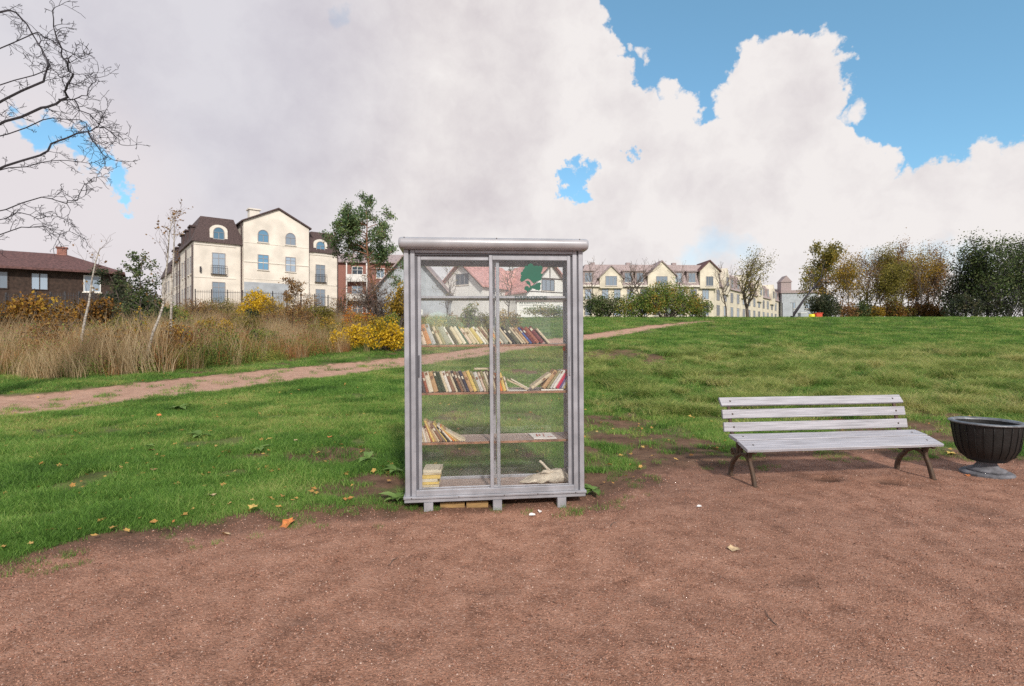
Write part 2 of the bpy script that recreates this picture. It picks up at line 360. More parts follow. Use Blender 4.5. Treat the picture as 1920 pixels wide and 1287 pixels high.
pits = [(unproj(1548, 898), 0.10, 0.14), (unproj(1668, 903), 0.11, 0.07), (unproj(1500, 893), 0.1, 0.03), (unproj(1430, 880), 0.09, 0.02), (unproj(560, 1160), 0.12, 0.018), (unproj(700, 1210), 0.12, 0.016), (unproj(930, 1110), 0.1, 0.014), (unproj(1240, 1120), 0.12, 0.016), (unproj(1500, 1090), 0.12, 0.016), (unproj(1720, 908), 0.16, 0.02), (unproj(1830, 955), 0.2, 0.02)]
def height(X, Y):
    z = base_h(X, Y)
    ys = yard_sd(X, Y); ps = path_sd(X, Y)
    bare = np.maximum(sstep(-0.1, 0.25, ys), sstep(-0.1, 0.3, ps))
    z = z + (1 - bare) * (0.07 * (fbm(X * 1.3, Y * 1.3, 4) - 0.5) + 0.03) + bare * (0.03 * (fbm(X * 2.2, Y * 2.2, 3) - 0.5) + 0.026 * (fbm(X * 7, Y * 7, 3) - 0.5))
    # hummocky rough grass right of the cabinet
    z = z + (1 - bare) * sstep(0, 3, X) * sstep(7, 10, Y) * (1 - sstep(16, 30, Y)) * 0.36 * (fbm(X * 1.1 + 4, Y * 1.6, 4) - 0.45)
    for p, r, d in pits:
        z = z - d * np.exp(-(((X - p.x) / r) ** 2 + ((Y - p.y) / (r * 0.7)) ** 2))
    z = z - 0.03 * sstep(0, 0.5, ps)
    z = z - 0.045 * sstep(-1.25, -0.85, X) * sstep(1.05, 0.62, X) * sstep(3.75, 4.1, Y) * sstep(5.1, 4.75, Y)
    return z
def hz(x, y): return float(height(np.array([x], float), np.array([y], float))[0])

def ground_material():
    m, nt, o = newmat('ground surface'); N = nt.nodes; L = nt.links
    def noise(scale, detail=4, rough=0.6, vec=None):
        n = N.new('ShaderNodeTexNoise'); L.new(vec or pos, n.inputs[0]); n.inputs['Scale'].default_value = scale; n.inputs['Detail'].default_value = detail; n.inputs['Roughness'].default_value = rough; return n.outputs[0]
    def ramp(v, stops):
        r = N.new('ShaderNodeValToRGB'); L.new(v, r.inputs[0]); e = r.color_ramp.elements
        while len(e) < len(stops): e.new(0.5)
        for i, (p, c) in enumerate(stops): e[i].position = p; e[i].color = (*c, 1)
        return r.outputs[0]
    def mixc(f, a, b, bt='MIX'):
        n = N.new('ShaderNodeMix'); n.data_type = 'RGBA'; n.blend_type = bt
        if isinstance(f, float): n.inputs[0].default_value = f
        else: L.new(f, n.inputs[0])
        for s, v in ((6, a), (7, b)):
            if isinstance(v, tuple): n.inputs[s].default_value = (*v, 1)
            else: L.new(v, n.inputs[s])
        return n.outputs[2]
    def mth(op, a, b, c=0.0, cl=False):
        n = N.new('ShaderNodeMath'); n.operation = op; n.use_clamp = cl
        for i, v in enumerate((a, b, c)):
            if isinstance(v, (int, float)): n.inputs[i].default_value = v
            else: L.new(v, n.inputs[i])
        return n.outputs[0]
    g = N.new('ShaderNodeNewGeometry'); pos = g.outputs['Position']
    at_ = N.new('ShaderNodeAttribute'); at_.attribute_name = 'bare'
    mu = N.new('ShaderNodeAttribute'); mu.attribute_name = 'mud'
    pa = N.new('ShaderNodeAttribute'); pa.attribute_name = 'pathm'
    n_big = noise(0.9, 4); n_mid = noise(4.5, 8, 0.72); n_fine = noise(70, 4, 0.7)
    grav = ramp(n_mid, [(0.33, (0.10, 0.046, 0.030)), (0.47, (0.30, 0.155, 0.105)), (0.66, (0.50, 0.285, 0.205))])
    grav = mixc(mth('MULTIPLY', n_big, 0.35), grav, (0.38, 0.19, 0.125))
    vo = N.new('ShaderNodeTexVoronoi'); L.new(pos, vo.inputs[0]); vo.inputs['Scale'].default_value = 110
    vc = N.new('ShaderNodeSeparateColor'); L.new(vo.outputs['Color'], vc.inputs[0])
    spk = ramp(vc.outputs[0], [(0.0, (0.07, 0.032, 0.024)), (0.25, (0.22, 0.105, 0.07)), (0.6, (0.36, 0.185, 0.125)), (0.93, (0.52, 0.30, 0.22)), (1.0, (0.72, 0.52, 0.44))])
    grav = mixc(0.34, grav, spk)
    vo2 = N.new('ShaderNodeTexVoronoi'); L.new(pos, vo2.inputs[0]); vo2.inputs['Scale'].default_value = 24; vo2.inputs['Randomness'].default_value = 1
    pathc = ramp(n_mid, [(0.3, (0.38, 0.22, 0.155)), (0.7, (0.56, 0.36, 0.27))])
    grav = mixc(pa.outputs['Fac'], grav, pathc)
    soil = ramp(n_mid, [(0.3, (0.07, 0.038, 0.025)), (0.55, (0.17, 0.098, 0.062)), (0.8, (0.26, 0.165, 0.11))])
    grass = ramp(mth('MULTIPLY_ADD', n_fine, 0.45, mth('MULTIPLY', noise(2.2, 5, 0.7), 0.55)), [(0.36, (0.045, 0.06, 0.02)), (0.5, (0.10, 0.15, 0.035)), (0.64, (0.19, 0.24, 0.06))])
    yel = noise(0.55, 4, 0.6)
    grass = mixc(mth('MULTIPLY_ADD', yel, 2.6, -1.25, True), grass, ramp(n_fine, [(0.35, (0.13, 0.14, 0.04)), (0.65, (0.27, 0.26, 0.09))]))
    jit = mth('MULTIPLY_ADD', n_mid, 1.1, -0.55)
    jit = mth('ADD', jit, mth('MULTIPLY_ADD', n_fine, 0.5, -0.25))
    mudm = mth('MULTIPLY_ADD', mth('ADD', mu.outputs['Fac'], mth('MULTIPLY', jit, 0.9)), 3.0, -0.5, True)
    lawn = mixc(mudm, grass, soil)
    bm = mth('MULTIPLY_ADD', mth('ADD', at_.outputs['Fac'], mth('MULTIPLY', jit, 0.9)), 4.0, -1.5, True)
    # a darker soil-coloured seam where gravel and turf meet
    seam = mth('SUBTRACT', 1.0, mth('ABSOLUTE', mth('MULTIPLY_ADD', bm, 2.0, -0.7), 0.0), 0.0, True)
    colr = mixc(bm, lawn, grav)
    colr = mixc(mth('MULTIPLY', seam, 0.6), colr, soil)
    mud_pit_dark = mth('MULTIPLY', mu.outputs['Fac'], bm, 0, True)
    colr = mixc(mth('MULTIPLY', mud_pit_dark, 0.85), colr, (0.055, 0.032, 0.024))  # dark mud on gravel; in the pits it also paints their shade
    p = N.new('ShaderNodeBsdfPrincipled'); L.new(colr, p.inputs['Base Color']); p.inputs['Roughness'].default_value = 0.9; p.inputs['Specular IOR Level'].default_value = 0.25
    hgt = mth('MULTIPLY_ADD', vo.outputs['Distance'], -0.5, mth('ADD', n_fine, mth('MULTIPLY', n_mid, 2.0)))
    b = N.new('ShaderNodeBump'); b.inputs['Strength'].default_value = 0.85; b.inputs['Distance'].default_value = 0.012
    L.new(hgt, b.inputs['Height']); L.new(b.outputs[0], p.inputs['Normal']); L.new(p.outputs[0], o.inputs[0]); return m
M['ground'] = ground_material()

def build_ground():
    Yr = np.concatenate([-np.exp(np.linspace(math.log(60), math.log(0.6), 22)), np.arange(-0.3, 11, 0.055), np.exp(np.linspace(math.log(11), math.log(900), 190))])
    tt = np.linspace(-1.45, 1.45, 480)
    Y, T = np.meshgrid(Yr, tt, indexing='ij'); X = T * (np.abs(Y) * 1.0 + 6.5)
    Z = height(X, Y)
    ys = yard_sd(X, Y); ps = path_sd(X, Y)
    wob = 0.9 * (fbm(X * 1.3 + 9, Y * 1.3, 5) - 0.52)
    bare = np.clip(np.maximum(0.5 + (ys + wob) / 0.5, 0.5 + (ps + wob * 0.4) / 0.6), 0, 1)
    bare = np.where(Y < 2.0, 1, bare)
    mud = np.maximum(mudf(X, Y), 0.75 * sstep(-0.8, -0.1, ys + wob) * (1 - sstep(0.0, 0.3, ys + wob)))
    for p, r, d in pits: mud = np.maximum(mud, 1.1 * d / 0.05 * np.exp(-(((X - p.x) / r) ** 2 + ((Y - p.y) / (r * .7)) ** 2)))  # pits darkened by colour as well, shade painted into the hollows
    # damp streaks in front of the cabinet and at the right
    far_bank = sstep(0, 1.5, Y - np.interp(X, pfx, pfy)) * sstep(3, -3, X)
    mud = np.maximum(mud, 0.55 * far_bank * (fbm(X * 0.9, Y * 0.9, 3)) * 1.4)
    pathm = np.clip(0.5 + ps / 0.5, 0, 1)
    nr, nc = Y.shape
    idx = np.arange(nr * nc).reshape(nr, nc)
    q = np.stack([idx[:-1, :-1], idx[:-1, 1:], idx[1:, 1:], idx[1:, :-1]], -1).reshape(-1, 4)
    V = np.stack([X, Y, Z], -1).reshape(-1, 3)
    bf = bare.ravel()[q].mean(1) > 0.5; pfm = (ps.ravel()[q].mean(1) > 0)
    sets = {'path': bf & pfm, 'gravel_yard': bf & ~pfm, 'lawn': ~bf}
    for name, sel in sets.items():
        qq = q[sel]; used, inv = np.unique(qq.ravel(), return_inverse=True)
        ob = mesh_np(name, V[used], inv.reshape(-1, 4), M['ground'], smooth=True)
        for an, arr in (('bare', bare), ('mud', mud), ('pathm', pathm)):
            a = ob.data.attributes.new(an, 'FLOAT', 'POINT'); a.data.foreach_set('value', arr.ravel()[used].astype(np.float32))
        ob['kind'] = 'structure'
build_ground()

# ------------------------------------------------------------------ instanced ground cover
def scatter(name, pts, rots, scls, idxs, protos, **tagkw):
    coll = bpy.data.collections.new(name + '_kit')
    for p in protos: coll.objects.link(p)
    me = bpy.data.meshes.new(name); me.vertices.add(len(pts)); me.vertices.foreach_set('co', np.asarray(pts, np.float32).ravel())
    a = me.attributes.new('rot', 'FLOAT_VECTOR', 'POINT'); a.data.foreach_set('vector', np.asarray(rots, np.float32).ravel())
    a = me.attributes.new('scl', 'FLOAT_VECTOR', 'POINT'); a.data.foreach_set('vector', np.asarray(scls, np.float32).ravel())
    a = me.attributes.new('idx', 'INT', 'POINT'); a.data.foreach_set('value', np.asarray(idxs, np.int32))
    o = bpy.data.objects.new(name, me); COL.objects.link(o)
    ng = bpy.data.node_groups.new(name + '_nodes', 'GeometryNodeTree')
    ng.interface.new_socket('Geometry', in_out='INPUT', socket_type='NodeSocketGeometry')
    ng.interface.new_socket('Geometry', in_out='OUTPUT', socket_type='NodeSocketGeometry')
    N = ng.nodes; L = ng.links
    gi = N.new('NodeGroupInput'); go = N.new('NodeGroupOutput')
    ci = N.new('GeometryNodeCollectionInfo'); ci.inputs[0].default_value = coll; ci.inputs[1].default_value = True; ci.inputs[2].default_value = True
    ip = N.new('GeometryNodeInstanceOnPoints'); ip.inputs['Pick Instance'].default_value = True
    L.new(gi.outputs[0], ip.inputs['Points']); L.new(ci.outputs[0], ip.inputs['Instance'])
    for nm, ty, sock in (('idx', 'INT', 'Instance Index'), ('rot', 'FLOAT_VECTOR', 'Rotation'), ('scl', 'FLOAT_VECTOR', 'Scale')):
        na = N.new('GeometryNodeInputNamedAttribute'); na.data_type = ty; na.inputs[0].default_value = nm
        if nm == 'rot':
            er = N.new('FunctionNodeEulerToRotation'); L.new(na.outputs[0], er.inputs[0]); L.new(er.outputs[0], ip.inputs[sock])
        else: L.new(na.outputs[0], ip.inputs[sock])
    L.new(ip.outputs[0], go.inputs[0])
    md = o.modifiers.new('scatter', 'NODES'); md.node_group = ng
    return tag(o, **tagkw)

def blades(rs, n, rad, hmin, hmax, w, lean, seg=2, droop=0.5):
    # n separate curved blades in a disc
    a = rs.rand(n) * 6.283; r = rad * np.sqrt(rs.rand(n)); bx = r * np.cos(a); by = r * np.sin(a)
    h = hmin + (hmax - hmin) * rs.rand(n); d = rs.rand(n) * 6.283; ln = lean * (0.3 + rs.rand(n)) * h
    fd = rs.rand(n) * 6.283; V = []; Fq = []
    k = seg + 1
    P = np.zeros((n, k * 2, 3))
    for i in range(k):
        t = i / seg
        cx = bx + np.cos(d) * ln * t ** 2; cy = by + np.sin(d) * ln * t ** 2
        cz = h * (t - droop * 0.5 * t * t * (ln / h))
        ww = w * (1 - 0.85 * t) * 0.5
        P[:, 2 * i, 0] = cx - np.cos(fd) * ww; P[:, 2 * i, 1] = cy - np.sin(fd) * ww; P[:, 2 * i, 2] = cz
        P[:, 2 * i + 1, 0] = cx + np.cos(fd) * ww; P[:, 2 * i + 1, 1] = cy + np.sin(fd) * ww; P[:, 2 * i + 1, 2] = cz
    base = (np.arange(n) * k * 2)[:, None]
    q = np.concatenate([base + np.array([[2 * i, 2 * i + 1, 2 * i + 3, 2 * i + 2]]) for i in range(seg)], 0)
    return P.reshape(-1, 3), q

GR = [(0.035, 0.075, 0.015), (0.075, 0.17, 0.03), (0.14, 0.29, 0.05), (0.25, 0.41, 0.085), (0.48, 0.50, 0.19)]
M['grass'] = leafmat('grass blades', GR, 0.35, 0.5, 0.8)
M['grass_dry'] = leafmat('yellowing grass', [(0.06, 0.12, 0.025), (0.14, 0.26, 0.05), (0.28, 0.40, 0.09), (0.48, 0.46, 0.16), (0.54, 0.42, 0.20)], 0.35, 0.6, 0.8)
M['straw'] = leafmat('dry straw stems', [(0.20, 0.14, 0.07), (0.36, 0.25, 0.13), (0.52, 0.39, 0.23), (0.62, 0.50, 0.33)], 0.3, 0.7, 0.35)
M['weedgreen'] = leafmat('green undergrowth', [(0.06, 0.11, 0.025), (0.12, 0.19, 0.04), (0.22, 0.27, 0.06), (0.42, 0.36, 0.09)], 0.3, 0.7, 0.4)
M['brownstem'] = leafmat('brown dead stems', [(0.12, 0.055, 0.03), (0.26, 0.12, 0.05), (0.42, 0.20, 0.08), (0.52, 0.32, 0.13)], 0.25, 0.8, 0.4)

M['tuss'] = leafmat('bleached tussock grass', [(0.10, 0.16, 0.035), (0.28, 0.36, 0.09), (0.50, 0.50, 0.18), (0.66, 0.57, 0.30)], 0.35, 0.6, 0.6)
def proto(name, V, q, mat): return mesh_np(name, V, q, mat, link=False)
def lawn_grass():
    rs = np.random.RandomState(3)
    P = [proto('grass_tuft', *blades(rs, 46, 0.10, 0.03, 0.075, 0.0050, 0.8), M['grass']) for i in range(4)]
    P += [proto('grass_tuft', *blades(rs, 46, 0.11, 0.03, 0.07, 0.0055, 1.0), M['grass_dry']) for i in range(2)]
    P += [proto('grass_tussock', *blades(rs, 90, 0.13, 0.10, 0.24, 0.007, 1.5), M['tuss']) for i in range(2)]
    P += [proto('grass_tussock', *blades(rs, 90, 0.13, 0.10, 0.2, 0.008, 1.3), M['grass']) for i in range(1)]
    n = 200000
    # even in view angle, thinner with distance
    Y = np.exp(rs.uniform(math.log(2.9), math.log(50), n)); T = rs.uniform(-1.18, 1.12, n); X = T * (Y + 0.6)
    keep_w = np.clip((5.5 / Y) ** 0.25, 0, 1)
    ys = yard_sd(X, Y); ps = path_sd(X, Y); mu = mudf(X, Y)
    cl = fbm(X * 2.6, Y * 2.6, 4); wob = 0.9 * (fbm(X * 1.3 + 9, Y * 1.3, 5) - 0.52)
    p = sstep(0.0, 0.3, -ys - wob) * sstep(-0.02, 0.25, -ps - wob * 0.4)
    p *= 1 - 0.97 * ((X > -0.9) & (X < 0.66) & (Y > 3.9) & (Y < 4.75))
    p *= np.clip(1.25 - 2.6 * mu * (0.45 + cl), 0.02, 1) * sstep(0.34, 0.54, cl + 0.03 + 0.1 * (Y > 9)) * (1 - 0.45 * sstep(-0.9, 0.0, ys))
    bank = (Y > np.interp(X, pfx, pfy)) & (X < 2)
    p = np.where(bank, p * 0.6, p)
    # sparse tufts on the trodden margin
    p = np.maximum(p, 0.10 * sstep(-0.5, 0, -ys) * (cl > 0.56))
    k = rs.rand(n) < p * keep_w
    X, Y, cl = X[k], Y[k], cl[k]
    yel = fbm(X * 0.5 + 3, Y * 0.5, 3)
    n = len(X); print('grass', n)
    z = height(X, Y) - 0.004
    idx = rs.randint(0, 4, n); dry = rs.rand(n) < np.clip((yel - 0.45) * 4, 0.05, 0.5) * sstep(5, 8, Y); idx = np.where(dry, rs.randint(4, 6, n), idx)
    hum = sstep(0.5, 3, X) * sstep(7, 9.5, Y) * (1 - sstep(16, 26, Y)) * (fbm(X * 1.1 + 4, Y * 1.6, 4) > 0.50)
    tus = rs.rand(n) < hum * 0.55; idx = np.where(tus, rs.randint(6, 9, n), idx)
    s = (0.6 + 0.5 * rs.rand(n)) * (0.7 + 0.75 * fbm(X * 1.8, Y * 1.8, 3)) * (1 + 0.030 * np.clip(Y - 5, 0, 40)) * np.where(tus, 0.85, 1) * (0.6 + 0.4 * sstep(0.1, 0.9, -yard_sd(X, Y)))
    sc = np.stack([s * (1 + 0.03 * np.clip(Y - 6, 0, 40)), s * (1 + 0.03 * np.clip(Y - 6, 0, 40)), s * (0.8 + 0.4 * rs.rand(n))], -1)
    rot = np.stack([rs.normal(0, 0.08, n), rs.normal(0, 0.08, n), rs.rand(n) * 6.283], -1)
    scatter('grass', np.stack([X, Y, z], -1), rot, sc, idx, P, label='short green grass covering the lawn', cat='grass', kind='stuff')
lawn_grass()

def pebbles():
    rs = np.random.RandomState(8)
    ps = []
    for i in range(4):
        V = []; import itertools
        t = (1 + 5 ** .5) / 2
        v = np.array([(-1, t, 0), (1, t, 0), (-1, -t, 0), (1, -t, 0), (0, -1, t), (0, 1, t), (0, -1, -t), (0, 1, -t), (t, 0, -1), (t, 0, 1), (-t, 0, -1), (-t, 0, 1)]) / 1.9
        v = v * (0.75 + 0.5 * rs.rand(12, 1)) * np.array([[1, 0.8, 0.55]])
        f = np.array([(0, 11, 5), (0, 5, 1), (0, 1, 7), (0, 7, 10), (0, 10, 11), (1, 5, 9), (5, 11, 4), (11, 10, 2), (10, 7, 6), (7, 1, 8), (3, 9, 4), (3, 4, 2), (3, 2, 6), (3, 6, 8), (3, 8, 9), (4, 9, 5), (2, 4, 11), (6, 2, 10), (8, 6, 7), (9, 8, 1)])
        m = [pm('pebble red', (0.32, 0.15, 0.10), 0.85, 0.2, 3), pm('pebble pink', (0.45, 0.25, 0.18), 0.85, 0.2, 3), pm('pebble dark', (0.11, 0.055, 0.038), 0.85, 0.2, 3), pm('pebble pale', (0.58, 0.43, 0.36), 0.85, 0.2, 3)][i]
        ps.append(proto('pebble', v, f, m))
    n = 130000
    Y = np.exp(rs.uniform(math.log(1.7), math.log(7), n)); X = rs.uniform(-1.15, 1.15, n) * (Y + 0.3)
    k = (yard_sd(X, Y) > -0.1); X, Y = X[k], Y[k]; n = len(X)
    s = 0.0016 + 0.0042 * rs.rand(n) ** 3; s = s * (0.75 + 0.12 * Y)
    idx = rs.choice(4, n, p=[0.45, 0.33, 0.17, 0.05])
    scatter('gravel', np.stack([X, Y, height(X, Y)], -1), np.stack([rs.rand(n), rs.rand(n), rs.rand(n) * 6.28], -1), np.stack([s] * 3, -1), idx, ps, label='loose reddish gravel strewn over the yard', cat='gravel', kind='stuff')
pebbles()

def leafshape(rs, s, lobed=True):
    n = 10; a = np.linspace(0, 2 * math.pi, n, endpoint=False)
    r = s * np.where(np.arange(n) % 2 == 0, 1.0, 0.62 if lobed else 0.9) * (0.85 + 0.3 * rs.rand(n))
    x = r * np.cos(a); y = r * np.sin(a) * 0.75
    z = 0.35 * s * (np.abs(y) / s) + 0.15 * s * rs.rand(n)
    V = np.concatenate([[[0, 0, 0.02 * s]], np.stack([x, y, z], -1)], 0)
    return V, np.array([(0, 1 + i, 1 + (i + 1) % n) for i in range(n)])
M['leaf_orange'] = leafmat('fallen leaves', [(0.30, 0.13, 0.05), (0.50, 0.22, 0.07), (0.60, 0.38, 0.12), (0.55, 0.42, 0.22)], 0.2, 0.7, 2)
def fallen():
    rs = np.random.RandomState(21)
    P = [proto('fallen_leaf', *leafshape(rs, 0.03), M['leaf_orange']) for i in range(5)]
    n = 6500
    Y = np.exp(rs.uniform(math.log(3.2), math.log(30), n)); X = rs.uniform(-1.1, 1.05, n) * Y
    k = (yard_sd(X, Y) < -0.05) & ((path_sd(X, Y) < 0) | (rs.rand(n) < 0.2)) & (rs.rand(n) < 0.25 + 0.6 * (Y > np.interp(X, pfx, pfy))); X, Y = X[k], Y[k]; n = len(X)
    s = 0.5 + 0.7 * rs.rand(n)
    scatter('leaf_litter', np.stack([X, Y, height(X, Y) + 0.03], -1), np.stack([rs.normal(0, .3, n), rs.normal(0, .3, n), rs.rand(n) * 6.28], -1), np.stack([s] * 3, -1), rs.randint(0, 5, n), P, label='small dry leaves scattered through the grass', cat='leaf litter', kind='stuff')
    # the leaves one can pick out
    L = [(540, 987, 0.075, 'large orange fallen leaf lying on the gravel edge left of the cabinet'), (422, 1004, 0.05, 'pale tan leaf on the dirt margin, left of the large orange leaf'),
         (283, 860, 0.05, 'light brown leaf in the dark grass at the left'), (287, 896, 0.045, 'brown leaf in the grass below the light brown one'), (340, 818, 0.05, 'orange brown leaf in the grass near the big-leaved weeds at left'),
         (298, 789, 0.05, 'orange leaf in the grass just below the path'), (620, 832, 0.055, 'orange leaf above the bare patch left of the cabinet'), (505, 837, 0.045, 'yellow leaf beside the weed on the bare patch'),
         (555, 840, 0.04, 'small tan leaf right of the yellow leaf on the lawn'), (475, 973, 0.05, 'yellow orange leaf at the lawn edge, left of the cabinet'), (396, 948, 0.045, 'cream curled leaf in the lower lawn'),
         (1293, 789, 0.06, 'yellow leaf in the grass left of the bench'), (1297, 757, 0.05, 'orange leaf in the grass above the yellow leaf by the bench'), (1375, 1031, 0.055, 'pale yellow curled leaf on the open gravel in the foreground'),
         (1340, 857, 0.07, 'tan leaf on the mud beside the bench legs'), (1495, 850, 0.06, 'ochre leaf in the grass seen under the bench seat'), (1785, 856, 0.07, 'ochre leaf on the gravel between bench and black urn'), (1815, 893, 0.03, 'small orange leaf in front of the black urn'),
         (1640, 748, 0.0, ''), (1757, 748, 0.05, 'orange brown leaf in the dark grass above the right bench end')]
    mats = [pm('leaf %d' % i, c, 0.75, 0.25, 60) for i, c in enumerate([(0.60, 0.20, 0.06), (0.55, 0.40, 0.24), (0.62, 0.42, 0.12), (0.40, 0.22, 0.10)])]
    pick = {'orange': 0, 'pale': 1, 'tan': 1, 'cream': 1, 'yellow': 2, 'ochre': 2, 'brown': 3}
    for (u, v, s, lab) in L:
        if not lab: continue
        p = unproj(u, v); V, f = leafshape(rs, s)
        mi = next(pick[w] for w in lab.replace(',', '').split() if w in pick)
        o = mesh_np('fallen_leaf', V, f, mats[mi]); ong = yard_sd(np.array([p.x]), np.array([p.y]))[0] > 0
        o.location = (p.x, p.y, hz(p.x, p.y) + (0.004 if ong else 0.045)); o.rotation_euler = (rs.normal(0, .15) - 0.15, rs.normal(0, .2), rs.rand() * 6)
        tag(o, lab, 'leaf', 'fallen leaves one can pick out')
fallen()

def weeds():
    rs = np.random.RandomState(31)
    mt = leafmat('broad weed leaves', [(0.10, 0.18, 0.04), (0.20, 0.32, 0.09), (0.34, 0.44, 0.17)], 0.3, 0.75, 3)
    spots = [(690, 872, 0.20, 12, 'leafy green weed with broad leaves on the bare patch beside the cabinet'), (487, 852, 0.16, 8, 'small broad-leaved weed on the bare soil left of centre'), (375, 828, 0.2, 9, 'broad-leaved weed in the dark lawn at left'),
             (335, 772, 0.22, 10, 'pale leafed weed in the lawn just below the path, the farther one'), (742, 895, 0.15, 9, 'low weed touching the left foot of the cabinet'), (745, 940, 0.16, 12, 'dense green weed at the cabinet left corner'), (1112, 925, 0.14, 12, 'bright green weed at the cabinet right corner'),
             (1590, 700, 0.0, 0, ''), (275, 850, 0.12, 6, 'smallest broad weed in the dark lawn at far left')]
    for (u, v, s, n, lab) in spots:
        if not n: continue
        p = unproj(u, v); VV = []; FF = []; b = 0
        for i in range(n):
            a = rs.rand() * 6.283; ln = s * (0.5 + 0.6 * rs.rand()); w = ln * 0.22; el = 0.25 + 0.6 * rs.rand()
            ca, sa = math.cos(a), math.sin(a); k = 6
            for j in range(k):
                t = j / (k - 1); r = ln * t; ww = w * math.sin(math.pi * min(0.97, t * 0.9 + 0.08)) * (1 + 0.25 * (j % 2)); z = ln * (math.sin(el) * t - 0.55 * t * t) + 0.03
                for sgn in (-1, 0, 1):
                    VV.append((ca * r - sa * ww * sgn, sa * r + ca * ww * sgn, z + (0.012 if sgn else 0)))
            for j in range(k - 1):
                for c in (0, 1): FF.append((b + j * 3 + c, b + j * 3 + c + 1, b + (j + 1) * 3 + c + 1, b + (j + 1) * 3 + c))
            b += k * 3
        o = mesh_np('weed_plant', VV, FF, mt, smooth=True); o.location = (p.x, p.y, hz(p.x, p.y)); tag(o, lab, 'weed', 'broad-leaved weeds on the lawn')
weeds()

# ------------------------------------------------------------------ tall dry growth beyond the path
def tall_growth():
    rs = np.random.RandomState(12)
    def seedy(n, rad, h0, h1, w, lean, mat, head=True):
        V, q = blades(rs, n, rad, h0, h1, w, lean, 3, 0.4)
        return proto('dry_clump', V, q, mat)
    P = [seedy(46, 0.32, 0.7, 1.5, 0.014, 0.35, M['straw']) for i in range(3)] + [seedy(40, 0.35, 0.5, 1.2, 0.015, 0.55, M['brownstem']) for i in range(3)] + \
        [seedy(50, 0.35, 0.3, 0.8, 0.02, 0.8, M['weedgreen']) for i in range(2)]
    # bushy little twigs with leaf flecks
    for mat in (M['brownstem'], M['weedgreen']):
        n = 420; c = rs.normal(0, 0.24, (n, 3)); c[:, 2] = np.abs(c[:, 2]) * 1.5
        V, q = quads(c, 0.045, rs); P.append(proto('scrub_tuft', V, q, mat))
    n = 7000
    U = rs.uniform(-260, 840, n); Y = np.exp(rs.uniform(math.log(11), math.log(54), n)); X = (U - U0) / F * Y
    d = Y - np.interp(X, pfx, pfy)          # metres behind the path
    lim = np.interp(X, [-20, -9, -5, -2, 2], [3.0, 3.0, 3.2, 5.0, 9.0])
    k = (d > lim + rs.rand(n) * 1.2) & (X < 1.5)
    U, X, Y, d = U[k], X[k], Y[k], d[k]; n = len(X); print('tall', n)
    zone = fbm(X * 0.35 + 2, Y * 0.35, 3)
    idx = np.where(zone > 0.54, rs.choice([0, 1, 2, 0, 1, 9], n), np.where(zone < 0.47, rs.choice([6, 7, 9, 9, 9], n), rs.choice([3, 4, 5, 8, 9], n)))
    swap = rs.rand(n) < 0.3; idx = np.where(swap, rs.randint(0, 10, n), idx)
    s = (0.65 + 0.5 * rs.rand(n)) * np.interp(d, [2.5, 5, 9, 30], [0.5, 0.95, 0.95, 0.85]) * np.interp(U, [-200, 250, 420, 560, 640, 760], [1.1, 1.05, 0.9, 0.85, 0.7, 0.5]) * (0.55 + 0.9 * fbm(X * 0.5, Y * 0.5 + 7, 3))
    sc = np.stack([s * 1.1, s * 1.1, s], -1)
    rot = np.stack([rs.normal(0, .12, n), rs.normal(0, .12, n), rs.rand(n) * 6.28], -1)
    scatter('tall_dry_grass', np.stack([X, Y, base_h(X, Y)], -1), rot, sc, idx, P, label='tall dry straw coloured grass and scrub beyond the path', cat='tall grass', kind='stuff')

def quads(c, size, rs, aspect=0.7, flat=0.0):
    c = np.asarray(c, float); n = len(c)
    a = rs.normal(0, 1, (n, 3)); a[:, 2] *= (1 - flat); a /= np.linalg.norm(a, axis=1, keepdims=True)
    b = np.cross(a, rs.normal(0, 1, (n, 3))); b /= np.linalg.norm(b, axis=1, keepdims=True) + 1e-9
    s = size * (0.6 + 0.8 * rs.rand(n, 1)) * 0.5
    V = np.stack([c - a * s, c - b * s * aspect, c + a * s, c + b * s * aspect], 1).reshape(-1, 3)
    return V, np.arange(n * 4).reshape(n, 4)
tall_growth()

# ------------------------------------------------------------------ trees
def branch(rng, p, d, length, r, level, maxl, out, tips, prm):
    n = 4 if level < maxl else 3
    pts = [Vector(p)]; rads = [r]; d = d.normalized(); up = prm.get('up', 0.15); wig = prm.get('wig', 0.22)
    for i in range(n):
        d = (d + Vector((rng.gauss(0, wig), rng.gauss(0, wig), rng.gauss(0, wig * 0.7) + up * (0.4 if level == 0 else 1)))).normalized() if level or i else d
        pts.append(pts[-1] + d * length / n); rads.append(max(r * (1 - 0.75 * (i + 1) / n), prm.get('rmin', 0.006)))
    out.append((pts, rads, max(3, 6 - level)))
    if level >= maxl:
        tips += [(q, d) for q in pts[1:]]
        return
    kids = prm['kids'][level]; t0 = prm.get('t0', [0.3, 0.2, 0.2, 0.1])[min(level, 3)]
    for k in range(kids):
        t = t0 + (1 - t0) * (k + rng.random()) / kids
        j = min(n - 1, int(t * n)); q = pts[j].lerp(pts[j + 1], t * n - j)
        ax = d.orthogonal().normalized(); ax.rotate(Matrix.Rotation(rng.random() * 6.283, 3, d))
        ang = R(rng.uniform(*prm.get('ang', (30, 62))))
        dd = (d * math.cos(ang) + ax * math.sin(ang))
        branch(rng, q, dd, length * rng.uniform(*prm.get('lr', (0.42, 0.66))) * (1.15 - 0.45 * t), rads[j] * 0.62, level + 1, maxl, out, tips, prm)

